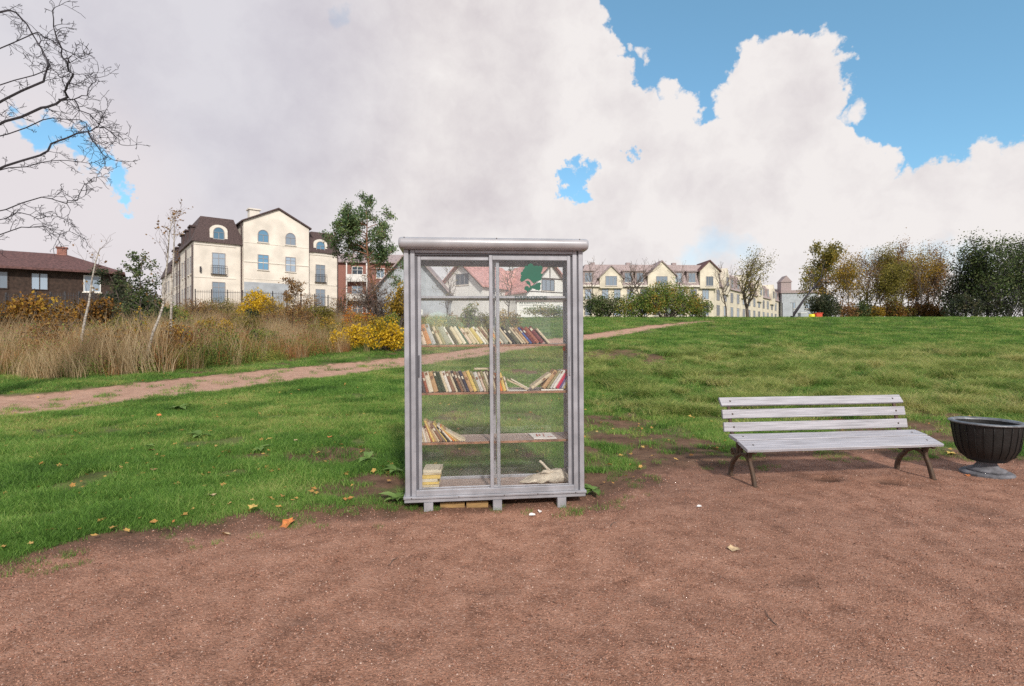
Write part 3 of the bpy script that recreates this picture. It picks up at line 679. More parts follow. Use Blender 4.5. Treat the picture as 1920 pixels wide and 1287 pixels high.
def tree(name, pos, h, prm, label, cat, seed, bark, leaf=None, nleaf=0, lsize=0.2, lspread=0.25, group=None, lean=(0, 0), trunk=None, aspect=0.7, hollow=None, yshift=0):
    rng = random.Random(seed); rs = np.random.RandomState(seed)
    root = empty(name, pos, label=label, cat=cat, group=group)
    out = []; tips = []
    r0 = trunk or h * 0.014
    for k in range(prm.get('stems', 1)):
        d = Vector((lean[0] + rng.gauss(0, prm.get('splay', 0.03)), lean[1] + rng.gauss(0, prm.get('splay', 0.03)), 1))
        st = Vector((rng.gauss(0, 1), rng.gauss(0, 1), 0)) * prm.get('foot', 0.0) * h
        branch(rng, st + Vector((0, 0, -0.1)), d, h * prm.get('tl', 0.8) * (rng.uniform(.75, 1) if k else 1), r0, 0, prm.get('lv', 3), out, tips, prm)
    mb = MB(); mt = MB()
    for pts, rads, k in out:
        (mb if k >= 5 else mt).tube(pts, rads, k, cap=False)
    mb.build('trunk', bark, root, True)
    if mt.v: mt.build('branches', prm.get('twig', bark), root)['kind'] = 'stuff'
    if leaf and nleaf:
        T = np.array([t[0] for t in tips]); 
        w = rs.rand(len(T)) ** 1.5 + 0.05; w /= w.sum()
        c = T[rs.choice(len(T), nleaf, p=w)] + rs.normal(0, lspread, (nleaf, 3))
        V, q = quads(c, lsize, rs, aspect); mesh_np('crown', V, q, leaf, root)
    return root

BROAD = dict(kids=[8, 5, 4], lv=3, up=0.12, tl=0.75, ang=(28, 60), twig=M['twig'], rmin=0.008)
THIN = dict(kids=[11, 5, 3], lv=3, up=0.18, tl=0.9, ang=(25, 48), lr=(0.28, 0.5), twig=M['twig'], rmin=0.007)
FAR = dict(kids=[9, 5], lv=2, up=0.15, tl=0.9, ang=(25, 55), lr=(0.32, 0.55), twig=M['twig'], rmin=0.012)
SHRUB = dict(kids=[7, 4], lv=2, up=0.06, tl=0.7, ang=(25, 60), lr=(0.4, 0.7), stems=7, splay=0.45, foot=0.06, twig=M['twig'], rmin=0.008, t0=[0.1, .1, .1, .1])
LM = lambda n, cols, t=0.35, w=0.9: leafmat(n, cols, t, 0.6, w)
M['l_yellow'] = LM('yellow autumn leaves', [(0.25, 0.22, 0.03), (0.55, 0.36, 0.02), (0.75, 0.5, 0.03), (0.85, 0.62, 0.06)])
M['l_ochre'] = LM('ochre leaves', [(0.12, 0.10, 0.02), (0.26, 0.19, 0.03), (0.45, 0.28, 0.04), (0.62, 0.42, 0.06)])
M['l_pine'] = LM('pine needles', [(0.04, 0.075, 0.035), (0.08, 0.14, 0.06), (0.14, 0.21, 0.08), (0.25, 0.30, 0.12)], 0.2)
M['l_dark'] = LM('dark green leaves', [(0.03, 0.05, 0.02), (0.06, 0.095, 0.03), (0.11, 0.15, 0.05), (0.19, 0.18, 0.08)], 0.25)
M['l_green'] = LM('green and olive leaves', [(0.045, 0.10, 0.025), (0.10, 0.18, 0.04), (0.19, 0.26, 0.05), (0.34, 0.30, 0.07), (0.50, 0.26, 0.06)])
M['l_brown'] = LM('brown autumn leaves', [(0.09, 0.05, 0.028), (0.20, 0.11, 0.045), (0.33, 0.18, 0.07), (0.40, 0.28, 0.09)])
M['l_olive'] = LM('olive yellow leaves', [(0.07, 0.07, 0.02), (0.16, 0.15, 0.03), (0.28, 0.24, 0.05), (0.42, 0.33, 0.08)])
M['l_orange'] = LM('orange shrub leaves', [(0.25, 0.07, 0.02), (0.50, 0.15, 0.02), (0.65, 0.26, 0.03), (0.6, 0.38, 0.05)])
M['l_redhedge'] = LM('red brown hedge leaves', [(0.04, 0.04, 0.015), (0.14, 0.08, 0.03), (0.32, 0.15, 0.03), (0.48, 0.32, 0.04)], 0.25, 0.7)
M['l_deep'] = LM('deep dull leaves', [(0.018, 0.03, 0.018), (0.04, 0.058, 0.03), (0.075, 0.09, 0.042), (0.13, 0.11, 0.06)], 0.25)

# big bare tree whose trunk stands left of the view
def bare_tree():
    rng = random.Random(4)
    tx, ty = -10.4, 9.2
    root = empty('bare_tree', (tx, ty, hz(tx, ty)), label='large bare tree reaching in from the left with crooked dark branches', cat='tree')
    o = Vector((tx, ty, hz(tx, ty)))
    mb = MB(); tr = [Vector((0, 0, -0.2)), Vector((0.05, 0, 1.5)), Vector((-0.05, 0.1, 3.2)), Vector((0.1, 0, 5)), Vector((0.0, 0.1, 7)), Vector((0.25, 0, 9))]
    mb.tube(tr, [0.26, 0.22, 0.19, 0.15, 0.10, 0.04], 10); mb.build('trunk', M['bark_dark'], root, True)
    lines = [[(75, 199), (115, 190), (130, 170), (133, 139), (128, 118), (116, 101), (104, 60), (98, 20)], [(115, 190), (137, 187), (162, 177), (180, 153), (185, 132)],
             [(80, 225), (152, 225), (169, 245), (176, 262)], [(77, 293), (111, 262), (163, 249), (186, 237), (195, 214)], [(186, 237), (212, 250), (228, 272)],
             [(80, 303), (128, 300), (166, 307), (200, 295)], [(77, 365), (121, 382), (145, 372), (156, 348), (180, 341)], [(77, 149), (96, 130), (80, 100), (70, 60)],
             [(96, 130), (120, 150), (125, 175)], [(137, 187), (165, 215), (185, 232), (205, 240)], [(20, 430), (80, 425), (110, 440), (135, 436)], [(60, 60), (90, 75), (125, 95), (150, 110)],
             [(163, 249), (190, 285), (212, 300)], [(20, 20), (50, 45), (75, 90), (96, 130)], [(30, 400), (70, 410), (100, 405), (125, 415)]]
    brs = MB(); tw = MB()
    twp = dict(kids=[3, 3], lv=1, up=0.0, ang=(25, 70), lr=(0.4, 0.75), rmin=0.0035, wig=0.3)
    for li, ln in enumerate(lines):
        Y = ty + rng.uniform(-0.8, 0.8) if li not in (1, 4, 8, 9, 12) else ty
        pts = []
        first = Vector(((ln[0][0] - U0) / F * Y, Y, zrow(ln[0][1], Y)))
        if ln[0][0] < 100:
            zz = max(1.5, first.z - 0.9); pts += [Vector((0.05, 0.05, min(8.5, zz - o.z))), (Vector((tx + 0.6, ty, zz + 0.3)) - o).lerp(first - o, 0.45)]
        for i, (u, v) in enumerate(ln):
            yy_ = Y + 0.12 * i * (1 if li % 2 else -1); pts.append(Vector(((u - U0) / F * yy_, yy_, zrow(v, yy_))) - o)
        n = len(pts); r0 = 0.024 if li in (0, 3, 7, 13) else 0.012
        # subdivide with wiggle
        q = []
        for i in range(n - 1):
            for t in (0, 0.33, 0.66): q.append(pts[i].lerp(pts[i + 1], t) + Vector((rng.gauss(0, .02), rng.gauss(0, .02), rng.gauss(0, .02))))
        q.append(pts[-1]); rr = [r0 * (1 - 0.75 * i / len(q)) for i in range(len(q))]
        brs.tube(q, rr, 5, cap=False)
        for i in range(2, len(q)):
            for _ in range(1):
                d = (q[i] - q[i - 1]).normalized(); ax = d.orthogonal(); ax.rotate(Matrix.Rotation(rng.random() * 6.28, 3, d))
                out = []; branch(rng, q[i], d * 0.6 + ax.normalized() * 0.8, rng.uniform(0.14, 0.42), 0.006, 0, 2, out, [], dict(twp, kids=[3, 2, 2]))
                for a, b, c in out: tw.tube(a, b, 3, cap=False)
    brs.build('branches', M['bark_dark'], root)['kind'] = 'stuff'; tw.build('twigs', M['bark_dark'], root)['kind'] = 'stuff'
bare_tree()

def crown_bush(name, pos, rx, ry, h, leaf, n, lsize, label, cat, seed, group=None, lobes=9, low=0.0, stems=True, bark=None):
    # shrub: uneven cluster of leafy lobes over real stems
    rs = np.random.RandomState(seed); rng = random.Random(seed)
    root = empty(name, pos, label=label, cat=cat, group=group)
    cs = []; C = []
    for i in range(lobes):
        a = rng.random() * 6.283; q = math.sqrt(rng.random()) * 0.72
        c = Vector((math.cos(a) * rx * q, math.sin(a) * ry * q, h * (low + (0.28 + 0.47 * rng.random()) * (1 - 0.35 * q)))); cs.append(c)
        m = n // lobes; v = rs.normal(0, 1, (m, 3)); v /= np.linalg.norm(v, axis=1, keepdims=True)
        rr = (0.55 + 0.5 * rs.rand(m, 1) ** 0.5) * (1 + 0.25 * np.sin(v[:, :1] * 5 + i) * np.cos(v[:, 2:] * 6))
        rad = np.array([rx, ry, h * 0.62]) * rng.uniform(0.30, 0.48)
        C.append(np.array(c) + v * rr * rad)
    C = np.concatenate(C); C = C[C[:, 2] > 0.02]
    V, q = quads(C, lsize, rs); mesh_np('crown', V, q, leaf, root)
    mb = MB()
    for c in cs:
        st = Vector((rng.gauss(0, rx * 0.12), rng.gauss(0, ry * 0.12), -0.05)); mid = st.lerp(c, 0.5) + Vector((rng.gauss(0, .1 * rx), rng.gauss(0, .1 * rx), 0))
        mb.tube([st, mid, c], [h * 0.016, h * 0.011, h * 0.005], 5, cap=False)
        for k in range(5):
            e = c + Vector((rng.gauss(0, rx * .3), rng.gauss(0, ry * .3), rng.gauss(0.05, .12) * h)); e.z = min(e.z, h * 1.02)
            if e.z > 0: mb.tube([mid.lerp(c, 0.6), (c + e) / 2 + Vector((0, 0, .05 * h)), e], [h * .006, h * .005, h * .003], 3, cap=False)
    mb.build('stems', bark or M['bark'], root)
    return root

# -- left side plants
PINE = dict(kids=[17, 6, 4], lv=3, up=0.07, tl=0.95, ang=(55, 88), lr=(0.30, 0.50), t0=[0.50, .35, .3, .1], twig=M['pinebark'], rmin=0.012, wig=0.16)
p = at(706, 38); tree('pine_tree', p, 7.9, PINE, 'tall green pine tree with open rounded crown beside the brick house', 'tree', 11, M['pinebark'], M['l_pine'], 15000, 0.17, 0.15, trunk=0.13, aspect=0.4)
tree('leafless_shrub', at(706, 36), 4.2, dict(SHRUB, kids=[9, 6, 3], lv=3, splay=0.25), 'dense grey brown leafless tree under the pine', 'tree', 12, M['bark'], M['l_brown'], 900, 0.09, 0.15)
crown_bush('yellow_tree', at(750, 33), 0.95, 0.9, 3.4, M['l_ochre'], 3800, 0.11, 'small ochre yellow tree right beside the cabinet roof at left', 'tree', 13, lobes=12)
crown_bush('yellow_bush', at(655, 22.2), 0.85, 0.7, 1.25, M['l_yellow'], 2400, 0.085, 'bright yellow bush beyond the path, the left half of the pair', 'bush', 14, 'bright yellow bushes by the path', lobes=12)
crown_bush('yellow_bush', at(722, 21.6), 1.05, 0.8, 1.55, M['l_yellow'], 3400, 0.085, 'bright yellow bush beyond the path, touching the cabinet frame in view', 'bush', 15, 'bright yellow bushes by the path', lobes=14)
crown_bush('golden_bush', at(481, 40), 1.75, 1.3, 2.4, M['l_yellow'], 3600, 0.13, 'round golden bush in front of the cream building gable wall', 'bush', 16, lobes=14)
crown_bush('dark_conifer_bush', at(474, 37.5), 0.5, 0.5, 1.2, M['l_deep'], 900, 0.09, 'small dark bush at the foot of the golden bush', 'bush', 17, lobes=5)
crown_bush('green_bush', at(600, 36), 1.3, 1, 1.7, M['l_olive'], 2000, 0.10, 'olive bush below the right wing of the cream building', 'bush', 18, lobes=9)
crown_bush('orange_bush', at(670, 31), 1.1, 0.9, 1.7, M['l_orange'], 1300, 0.08, 'thin orange brown bush in front of the brick house', 'bush', 19, lobes=9)
crown_bush('green_sapling_bush', at(735, 29), 0.5, 0.5, 1.5, M['l_green'], 900, 0.09, 'fresh green bush between yellow bush and ochre tree', 'bush', 20, lobes=6)
crown_bush('dark_bush', at(250, 29), 1.5, 1.5, 3.3, M['l_deep'], 4200, 0.13, 'dark evergreen bush between bungalow and cream building', 'bush', 21, lobes=14)
crown_bush('dark_bush', at(300, 27), 0.9, 1.0, 2.0, M['l_dark'], 1700, 0.12, 'smaller dark green bush right behind the bent birch', 'bush', 22, lobes=8)
crown_bush('dark_bush', at(340, 30), 0.8, 0.9, 2.0, M['l_green'], 1100, 0.12, 'green bush at the far corner of the cream building', 'bush', 47, lobes=8)
for k, (u, w, lab) in enumerate([(20, 2.4, 'red brown hedge section at the left edge of the view'), (95, 2.2, 'red brown hedge section below the bungalow chimney'), (175, 1.7, 'red brown hedge section with yellow leaves below the bungalow window')]):
    crown_bush('hedge', at(u, 24), w * 0.62, 1.1, 2.75, M['l_redhedge'], 4200, 0.12, lab, 'hedge', 23 + k, 'hedge sections before the bungalow', lobes=14)
SPR = dict(kids=[26, 5], lv=2, up=0.02, tl=1.0, ang=(62, 88), lr=(0.20, 0.30), t0=[0.15, .2, .2, .1], twig=M['bark'], rmin=0.006, wig=0.07)
tree('larch_sapling', at(547, 26), 3.1, SPR, 'thin young larch with sparse brown needles before the cream gable', 'tree', 31, M['bark'], M['l_brown'], 2600, 0.075, 0.08, trunk=0.03)
tree('spruce_sapling', at(265, 24), 4.2, dict(SPR, kids=[22, 5]), 'dark young spruce top rising between bungalow and cream building', 'tree', 32, M['bark'], M['l_dark'], 2600, 0.09, 0.07, trunk=0.04)
tree('spruce_sapling', at(235, 27), 3.8, dict(SPR, kids=[20, 5]), 'short dark spruce left of the taller spruce top', 'tree', 33, M['bark'], M['l_deep'], 2200, 0.09, 0.07, trunk=0.04)

def birch(u, Y, pxs, label, seed, leaf, nl):
    base = at(u, Y); rng = random.Random(seed); rs = np.random.RandomState(seed)
    root = empty('young_birch', base, label=label, cat='tree', group='thin young birches in the scrub')
    pts = [Vector(((a - U0) / F * Y, Y + 0.05 * i, zrow(b, Y))) - base for i, (a, b) in enumerate(pxs)]; pts[0].z = -0.05
    mb = MB(); n = len(pts); mb.tube(pts, [0.045 * (1 - 0.85 * i / (n - 1)) + 0.004 for i in range(n)], 7, cap=False); mb.build('trunk', M['birch'], root, True)
    tw = MB(); tips = []
    for i in range(n // 2, n):
        for _ in range(4):
            out = []; a = rng.random() * 6.28; branch(rng, pts[i - 1].lerp(pts[i], rng.random()), Vector((math.cos(a) * .6, math.sin(a) * .6, 0.9)), rng.uniform(.25, .8), 0.008, 0, 1, out, tips, dict(kids=[3], up=0.1, rmin=0.003))
            for x, y_, c in out: tw.tube(x, y_, 3, cap=False)
    tw.build('branches', M['twig'], root)['kind'] = 'stuff'
    T = np.array([t[0] for t in tips]); c = T[rs.randint(0, len(T), nl)] + rs.normal(0, .04, (nl, 3)); V, q = quads(c, 0.07, rs); mesh_np('crown', V, q, leaf, root)
birch(276, 15.5, [(276, 690), (275, 660), (282, 625), (292, 596), (298, 570), (299, 530), (302, 480), (303, 430), (310, 398)], 'slim birch with a bent white trunk left of the cream building', 41, M['l_brown'], 110)
birch(150, 15.8, [(150, 690), (150, 640), (154, 600), (159, 568), (163, 520), (168, 485), (173, 462)], 'slim pale birch in front of the bungalow', 42, M['l_brown'], 60)
birch(318, 19, [(318, 650), (319, 590), (320, 530), (321, 470), (320, 430), (319, 402)], 'straight thin sapling with a few brown leaves behind the bent birch', 43, M['l_brown'], 130)
crown_bush('orange_shrub', at(192, 15.6), 0.42, 0.3, 0.9, M['l_orange'], 420, 0.05, 'small vivid orange shrub in the dry grass, the left one', 'shrub', 44, 'orange shrubs in the dry grass', lobes=5)
crown_bush('orange_shrub', at(246, 15.9), 0.40, 0.3, 0.95, M['l_orange'], 520, 0.05, 'small vivid orange shrub beside the bent birch trunk', 'shrub', 45, 'orange shrubs in the dry grass', lobes=5)
crown_bush('orange_shrub', at(262, 18.5), 0.55, 0.4, 2.1, M['l_ochre'], 700, 0.06, 'taller ochre shrub behind the bent birch trunk', 'shrub', 46, 'orange shrubs in the dry grass', lobes=8)
SB = [(60, 18.5, .9, 1.5, 'l_brown', 'low brown scrub bush near the left edge behind the dry grass'), (120, 20, 1.0, 1.7, 'l_redhedge', 'rust coloured scrub bush in front of the hedge at left'), (215, 21, .8, 1.5, 'l_olive', 'yellow olive scrub bush between the two pale birches'),
      (345, 20, .7, 1.3, 'l_brown', 'brown scrub bush right of the bent birch'), (395, 23, .8, 1.5, 'l_ochre', 'ochre scrub bush below the corner of the cream building'), (430, 20, .6, .9, 'l_green', 'green scrub bush low in the dry grass near the middle'),
      (452, 27, 1.0, 1.5, 'l_olive', 'olive scrub bush in front of the golden bush'), (500, 22, .7, 1.0, 'l_green', 'fresh green scrub bush left of the young larch'), (520, 29, 1.0, 1.6, 'l_brown', 'brown scrub bush behind the young larch'),
      (575, 30, .9, 1.4, 'l_brown', 'brown scrub bush right of the young larch'), (600, 26, .7, 1.0, 'l_olive', 'olive scrub bush in the straw grass left of the yellow bushes'), (628, 27, .7, 1.2, 'l_ochre', 'ochre scrub bush just behind the left yellow bush'),
      (560, 21, .5, .6, 'l_green', 'small green scrub bush by the path below the larch'), (380, 17.5, .5, .6, 'l_green', 'small green scrub bush close to the path at left'), (690, 29, .8, 1.3, 'l_ochre', 'ochre scrub bush behind the right yellow bush'),
      (365, 36, 1.5, 2.0, 'l_brown', 'brown scrub bush at the foot of the cream building corner'), (418, 38, 1.5, 1.7, 'l_olive', 'olive scrub bush along the fence left of the golden bush'), (535, 37, 1.5, 1.8, 'l_ochre', 'ochre scrub bush along the fence right of the golden bush'),
      (575, 41, 1.4, 2.0, 'l_brown', 'brown scrub bush in front of the right wing of the cream building'), (640, 40, 1.3, 2.2, 'l_redhedge', 'rusty scrub bush at the corner of the brick house'), (205, 16.5, .7, 1.5, 'l_redhedge', 'rusty shrub thicket between the two orange shrubs'),
      (330, 17, .8, 1.3, 'l_redhedge', 'rusty shrub thicket right of the bent birch trunk'), (110, 16, .8, 1.1, 'l_brown', 'brown thicket in the dry grass near the left edge'), (815, 28, .7, 1.2, 'l_ochre', 'ochre scrub bush seen at the left of the left door glass'), (845, 30, .7, 1.2, 'l_brown', 'brown scrub bush seen through the left door glass'), (925, 27, .6, .9, 'l_olive', 'olive scrub bush behind the middle post of the cabinet')]
for k, (u, Y, w, h, lf, lab) in enumerate(SB):
    crown_bush('scrub_bush', at(u, Y), w * 1.15, w * .9, h * 1.2, M[lf], 1700, 0.075, lab, 'bush', 200 + k, 'scrub bushes beyond the path', lobes=9)
# seen through the cabinet
crown_bush('yellow_tuft_bush', at(866, 27), 0.35, 0.3, 0.75, M['l_yellow'], 500, 0.07, 'tiny yellow bush seen through the left door glass', 'bush', 51, lobes=4)
crown_bush('olive_bush', at(900, 30), 0.75, 0.6, 1.5, M['l_olive'], 1300, 0.08, 'olive green bush seen through the cabinet near its middle post', 'bush', 52, lobes=8)
crown_bush('green_bush', at(882, 33), 0.6, 0.6, 2.2, M['l_green'], 1200, 0.09, 'taller green bush seen through the left door glass', 'bush', 53, lobes=8)
crown_bush('ochre_bush', at(955, 31), 0.7, 0.6, 1.7, M['l_ochre'], 1400, 0.08, 'ochre bush seen through the right door glass', 'bush', 54, lobes=8)
crown_bush('low_hedge', at(1025, 42), 2.4, 0.7, 1.35, M['l_green'], 2600, 0.10, 'long low hedge seen through the right door glass', 'hedge', 55, lobes=14)
tree('leafless_tree', at(953, 44), 4.6, dict(FAR, kids=[10, 6], t0=[0.25, .2, .2, .1]), 'leafless small tree seen through the glass left of the green emblem', 'tree', 56, M['bark'], M['l_olive'], 260, 0.09, 0.2)
tree('leafless_tree', at(838, 40), 3.6, dict(FAR, kids=[10, 6], t0=[0.15, .2, .2, .1]), 'leafless small tree seen through the left door glass', 'tree', 57, M['bark'], M['l_olive'], 200, 0.09, 0.2)

# -- right of the cabinet
crown_bush('round_dark_bush', at(1132, 47), 2.3, 1.7, 2.8, M['l_dark'], 6500, 0.12, 'round dark green bush nearest the right side of the cabinet', 'bush', 61, lobes=18)
crown_bush('big_bush', at(1203, 44.5), 2.1, 1.6, 2.7, M['l_green'], 6500, 0.12, 'wide green and orange bush, second from the cabinet', 'bush', 62, lobes=16)
crown_bush('big_bush', at(1252, 44), 2.5, 1.8, 3.6, M['l_green'], 9500, 0.12, 'tallest green bush in front of the long beige building', 'bush', 63, lobes=20)
crown_bush('orange_bush', at(1297, 44.6), 1.2, 1.0, 2.6, M['l_ochre'], 2400, 0.11, 'orange yellow bush right of the tallest green bush', 'bush', 64, lobes=9)
crown_bush('small_green_bush', at(1322, 44.2), 1.25, 0.9, 2.1, M['l_green'], 2200, 0.10, 'small green bush at the end of the bush row by the path', 'bush', 65, lobes=8)
for k, (u, Y, h, lab) in enumerate([(1108, 60, 6.2, 'bare tree above the round dark bush'), (1172, 62, 7.4, 'bare tree left of the tallest bush'), (1201, 64, 7.3, 'bare tree just above the wide bush'), (1362, 66, 6.8, 'bare tree left of the yellow leafed tree'), (1282, 64, 6.0, 'bare tree behind the tallest bush')]):
    tree('bare_tree', at(u, Y), h, dict(FAR, kids=[12, 7], t0=[0.3, .2, .2, .1]), lab, 'tree', 70 + k, M['bark'], M['l_brown'], 60, 0.12, 0.2, 'bare trees before the beige building')
tree('yellow_leafed_tree', at(1402, 50), 5.3, dict(FAR, kids=[14, 7], lv=2, t0=[0.2, .2, .2, .1], ang=(20, 45), lr=(.4, .6)), 'tree with thin yellow leaves in front of the beige building corner', 'tree', 76, M['bark'], M['l_olive'], 3000, 0.11, 0.35, trunk=0.16)
tree('tall_pine', at(1545, 70), 9.3, dict(PINE, kids=[16, 5], lv=2, t0=[0.35, .2, .2, .1]), 'tall narrow pine above the round dark bush at the lawn crest', 'tree', 77, M['bark'], M['l_olive'], 9000, 0.22, 0.32, trunk=0.14)
tree('leaning_tree', at(1479, 66), 7.6, dict(FAR, kids=[8, 4], up=-0.01, wig=0.05, t0=[0.6, .3, .2, .1]), 'dark trunk leaning steeply right toward the tall pine', 'tree', 78, M['bark_dark'], M['l_brown'], 200, 0.2, 0.3, lean=(0.72, 0), trunk=0.2)
crown_bush('round_evergreen', at(1546, 62), 2.0, 1.8, 3.6, M['l_deep'], 6500, 0.16, 'round dark evergreen bush behind the yellow and red play things', 'bush', 79, lobes=18)
RT = [(1592, 66, 6.9, 'l_ochre', 900, 'first thin birch right of the round evergreen'), (1615, 70, 7.6, 'l_brown', 700, 'second thin birch right of the round evergreen'), (1638, 66, 7.2, 'l_olive', 2000, 'yellow olive leafed tree in the middle of the grove'),
      (1662, 68, 7.6, 'l_olive', 1900, 'olive leafed tree left of the reddish brown crown'), (1690, 70, 8.7, 'l_brown', 3800, 'widest tree of the grove with a reddish brown crown'), (1715, 66, 7.3, 'l_ochre', 1200, 'ochre tree right of the reddish brown crown'),
      (1735, 70, 8.2, 'l_brown', 600, 'nearly bare tree left of the gap in the grove'), (1758, 72, 7.2, 'l_brown', 350, 'sparse brown tree at the gap in the grove'), (1778, 68, 5.6, 'l_brown', 250, 'thin bare tree standing in the gap of the grove')]
for k, (u, Y, h, lf, n, lab) in enumerate(RT):
    tree('grove_tree', at(u, Y), h, dict(FAR, kids=[13, 7, 3], lv=3, t0=[0.22, .2, .2, .1], lr=(.34, .56)), lab, 'tree', 90 + k, M['birch'] if k in (0, 2, 3) else M['bark'], M[lf], int(n * 4.5), 0.15, 0.48, 'trees of the grove on the crest', trunk=0.10)
for k, (u, Y, h, w, lab) in enumerate([(1802, 60, 6.6, 1.6, 'dark leafy tree just right of the gap in the grove'), (1835, 58, 7.9, 2.1, 'dark dense tree, second right of the gap'), (1872, 60, 7.3, 2.2, 'dark dense tree at the right end of the grove'), (1918, 58, 7.6, 2.4, 'dark dense tree cut by the right edge of the view')]):
    tree('dark_tree', at(u, Y), h * 1.05, dict(FAR, kids=[16, 8, 3], lv=3, t0=[0.12, .2, .2, .1], lr=(.32, .5), stems=2, foot=.08, twig=M['bark_dark']), lab, 'tree', 110 + k, M['bark_dark'], M['l_dark' if k % 2 else 'l_deep'], 6500, 0.18, 0.5, 'dark trees at the right edge', trunk=0.12)
UG = [(1585, 2.6, 'l_brown', 'brown thicket right beside the round evergreen'), (1622, 3.0, 'l_dark', 'dark green thicket below the second thin birch'), (1640, 2.2, 'l_ochre', 'ochre thicket below the yellow olive tree'), (1672, 3.2, 'l_redhedge', 'rust brown thicket below the widest tree'),
      (1688, 2.8, 'l_olive', 'olive thicket under the reddish brown crown, right part'), (1722, 3.0, 'l_brown', 'brown thicket under the ochre tree'), (1748, 2.4, 'l_redhedge', 'rust brown thicket at the left of the gap'), (1800, 3.2, 'l_deep', 'dark thicket under the first dark tree'), (1828, 3.8, 'l_deep', 'dark thicket under the second dark tree'), (1858, 4.0, 'l_deep', 'dark thicket under the third dark tree'), (1895, 4.0, 'l_deep', 'dark thicket at the right edge of the view')]
for k, (u, h, lf, lab) in enumerate(UG):
    crown_bush('thicket', at(u, 64 if u < 1780 else 57), 1.7, 1.1, h, M[lf], 2600, 0.14, lab, 'bush', 140 + k, 'thickets filling the grove', lobes=12, bark=M['bark_dark'])
for k, (u, Y, h) in enumerate([(1578, 70, 6.3), (1628, 72, 7.4), (1651, 64, 6.6), (1678, 66, 7.6), (1703, 72, 8.0), (1726, 64, 6.6), (1747, 68, 7.3)]):
    tree('slender_tree', at(u, Y), h, dict(FAR, kids=[12, 7, 3], lv=3, t0=[0.3, .2, .2, .1], lr=(.22, .42)), ['slender leafless tree left of the first birch in the grove', 'slender pale stemmed tree between second birch and olive tree', 'slender tree in front of the olive leafed trees', 'slender tree standing before the widest crown', 'tall slender tree behind the widest crown', 'short slender tree before the ochre tree', 'slender tree just left of the gap in the grove'][k], 'tree', 160 + k, M['birch'] if k % 2 else M['bark'], M['l_brown'], 500, 0.13, 0.3, 'slender trees of the grove', trunk=0.08)
for k, (u, h) in enumerate([(1610, 1.7), (1650, 2.2), (1700, 2.4), (1735, 1.9), (1775, 1.2)]):
    crown_bush('undergrowth_bush', at(u, 68), 1.6, 1.0, h, M['l_brown'] if k % 2 else M['l_dark'], 1500, 0.15, ['low brown undergrowth at the left foot of the grove', 'dark undergrowth left of centre under the grove', 'dull undergrowth under the reddish brown crown', 'dark undergrowth under the nearly bare tree', 'lowest undergrowth in the gap of the grove'][k], 'bush', 120 + k, 'undergrowth below the grove', lobes=8)

# ------------------------------------------------------------------ buildings
M['cream'] = pm('cream render', (0.76, 0.70, 0.625), 0.85, 0.10, 0.7, 0.1, 20)
M['cream_trim'] = pm('pale trim', (0.74, 0.69, 0.62), 0.8, 0.05, 2)
M['greyrender'] = pm('grey blue render', (0.40, 0.43, 0.47), 0.85, 0.1, 1.2)
M['tile'] = pm('dark brown roof tile', (0.085, 0.055, 0.055), 0.8, 0.3, 9, 0.5, 25)
M['tile_pink'] = pm('faded pinkish roof', (0.36, 0.29, 0.29), 0.8, 0.2, 6, 0.3, 25)
M['tile_red'] = pm('red roof sheet', (0.58, 0.31, 0.28), 0.6, 0.25, 3, 0.4, 25)
M['tile_brown'] = pm('brown red roof', (0.13, 0.062, 0.058), 0.8, 0.3, 6, 0.4, 25)
M['brick'] = pm('red brick', (0.32, 0.15, 0.12), 0.9, 0.25, 12, 0.4, 40)
M['brown_wall'] = pm('dark brown wall', (0.055, 0.034, 0.026), 0.9, 0.3, 4)
M['beige'] = pm('beige plaster', (0.68, 0.62, 0.51), 0.85, 0.12, 0.8, 0.1, 20)
M['white'] = pm('white paint', (0.76, 0.75, 0.73), 0.6, 0.05, 3)
M['wframe'] = pm('window frame', (0.33, 0.31, 0.31), 0.5, 0.08, 3)
def wg(name, c):
    m, nt, o = newmat(name); p = nt.nodes.new('ShaderNodeBsdfPrincipled'); p.inputs['Base Color'].default_value = (*c, 1); p.inputs['Roughness'].default_value = 0.08; p.inputs['Specular IOR Level'].default_value = 1.0
    oi = nt.nodes.new('ShaderNodeObjectInfo'); cr = nt.nodes.new('ShaderNodeValToRGB'); nt.links.new(oi.outputs['Random'], cr.inputs[0])
    e = cr.color_ramp.elements; e[0].color = (*[v * 0.35 for v in c], 1); e[1].color = (*[min(1, v * 2.2 + .06) for v in c], 1); nt.links.new(cr.outputs[0], p.inputs['Base Color'])
    nz = nt.nodes.new('ShaderNodeTexNoise'); nz.inputs['Scale'].default_value = 1.6; tc = nt.nodes.new('ShaderNodeTexCoord'); nt.links.new(tc.outputs['Object'], nz.inputs[0])
    bp = nt.nodes.new('ShaderNodeBump'); bp.inputs['Strength'].default_value = 0.15; nt.links.new(nz.outputs[0], bp.inputs['Height']); nt.links.new(bp.outputs[0], p.inputs['Normal'])
    nt.links.new(p.outputs[0], o.inputs[0]); return m
M['pane'] = wg('window glass', (0.13, 0.17, 0.22)); M['pane_blue'] = wg('bluish window glass', (0.08, 0.22, 0.36)); M['plinth'] = pm('dark plinth', (0.09, 0.06, 0.055), 0.9, 0.2, 4)
M['fence_iron'] = pm('dark fence iron', (0.05, 0.045, 0.05), 0.6, 0.2, 5)

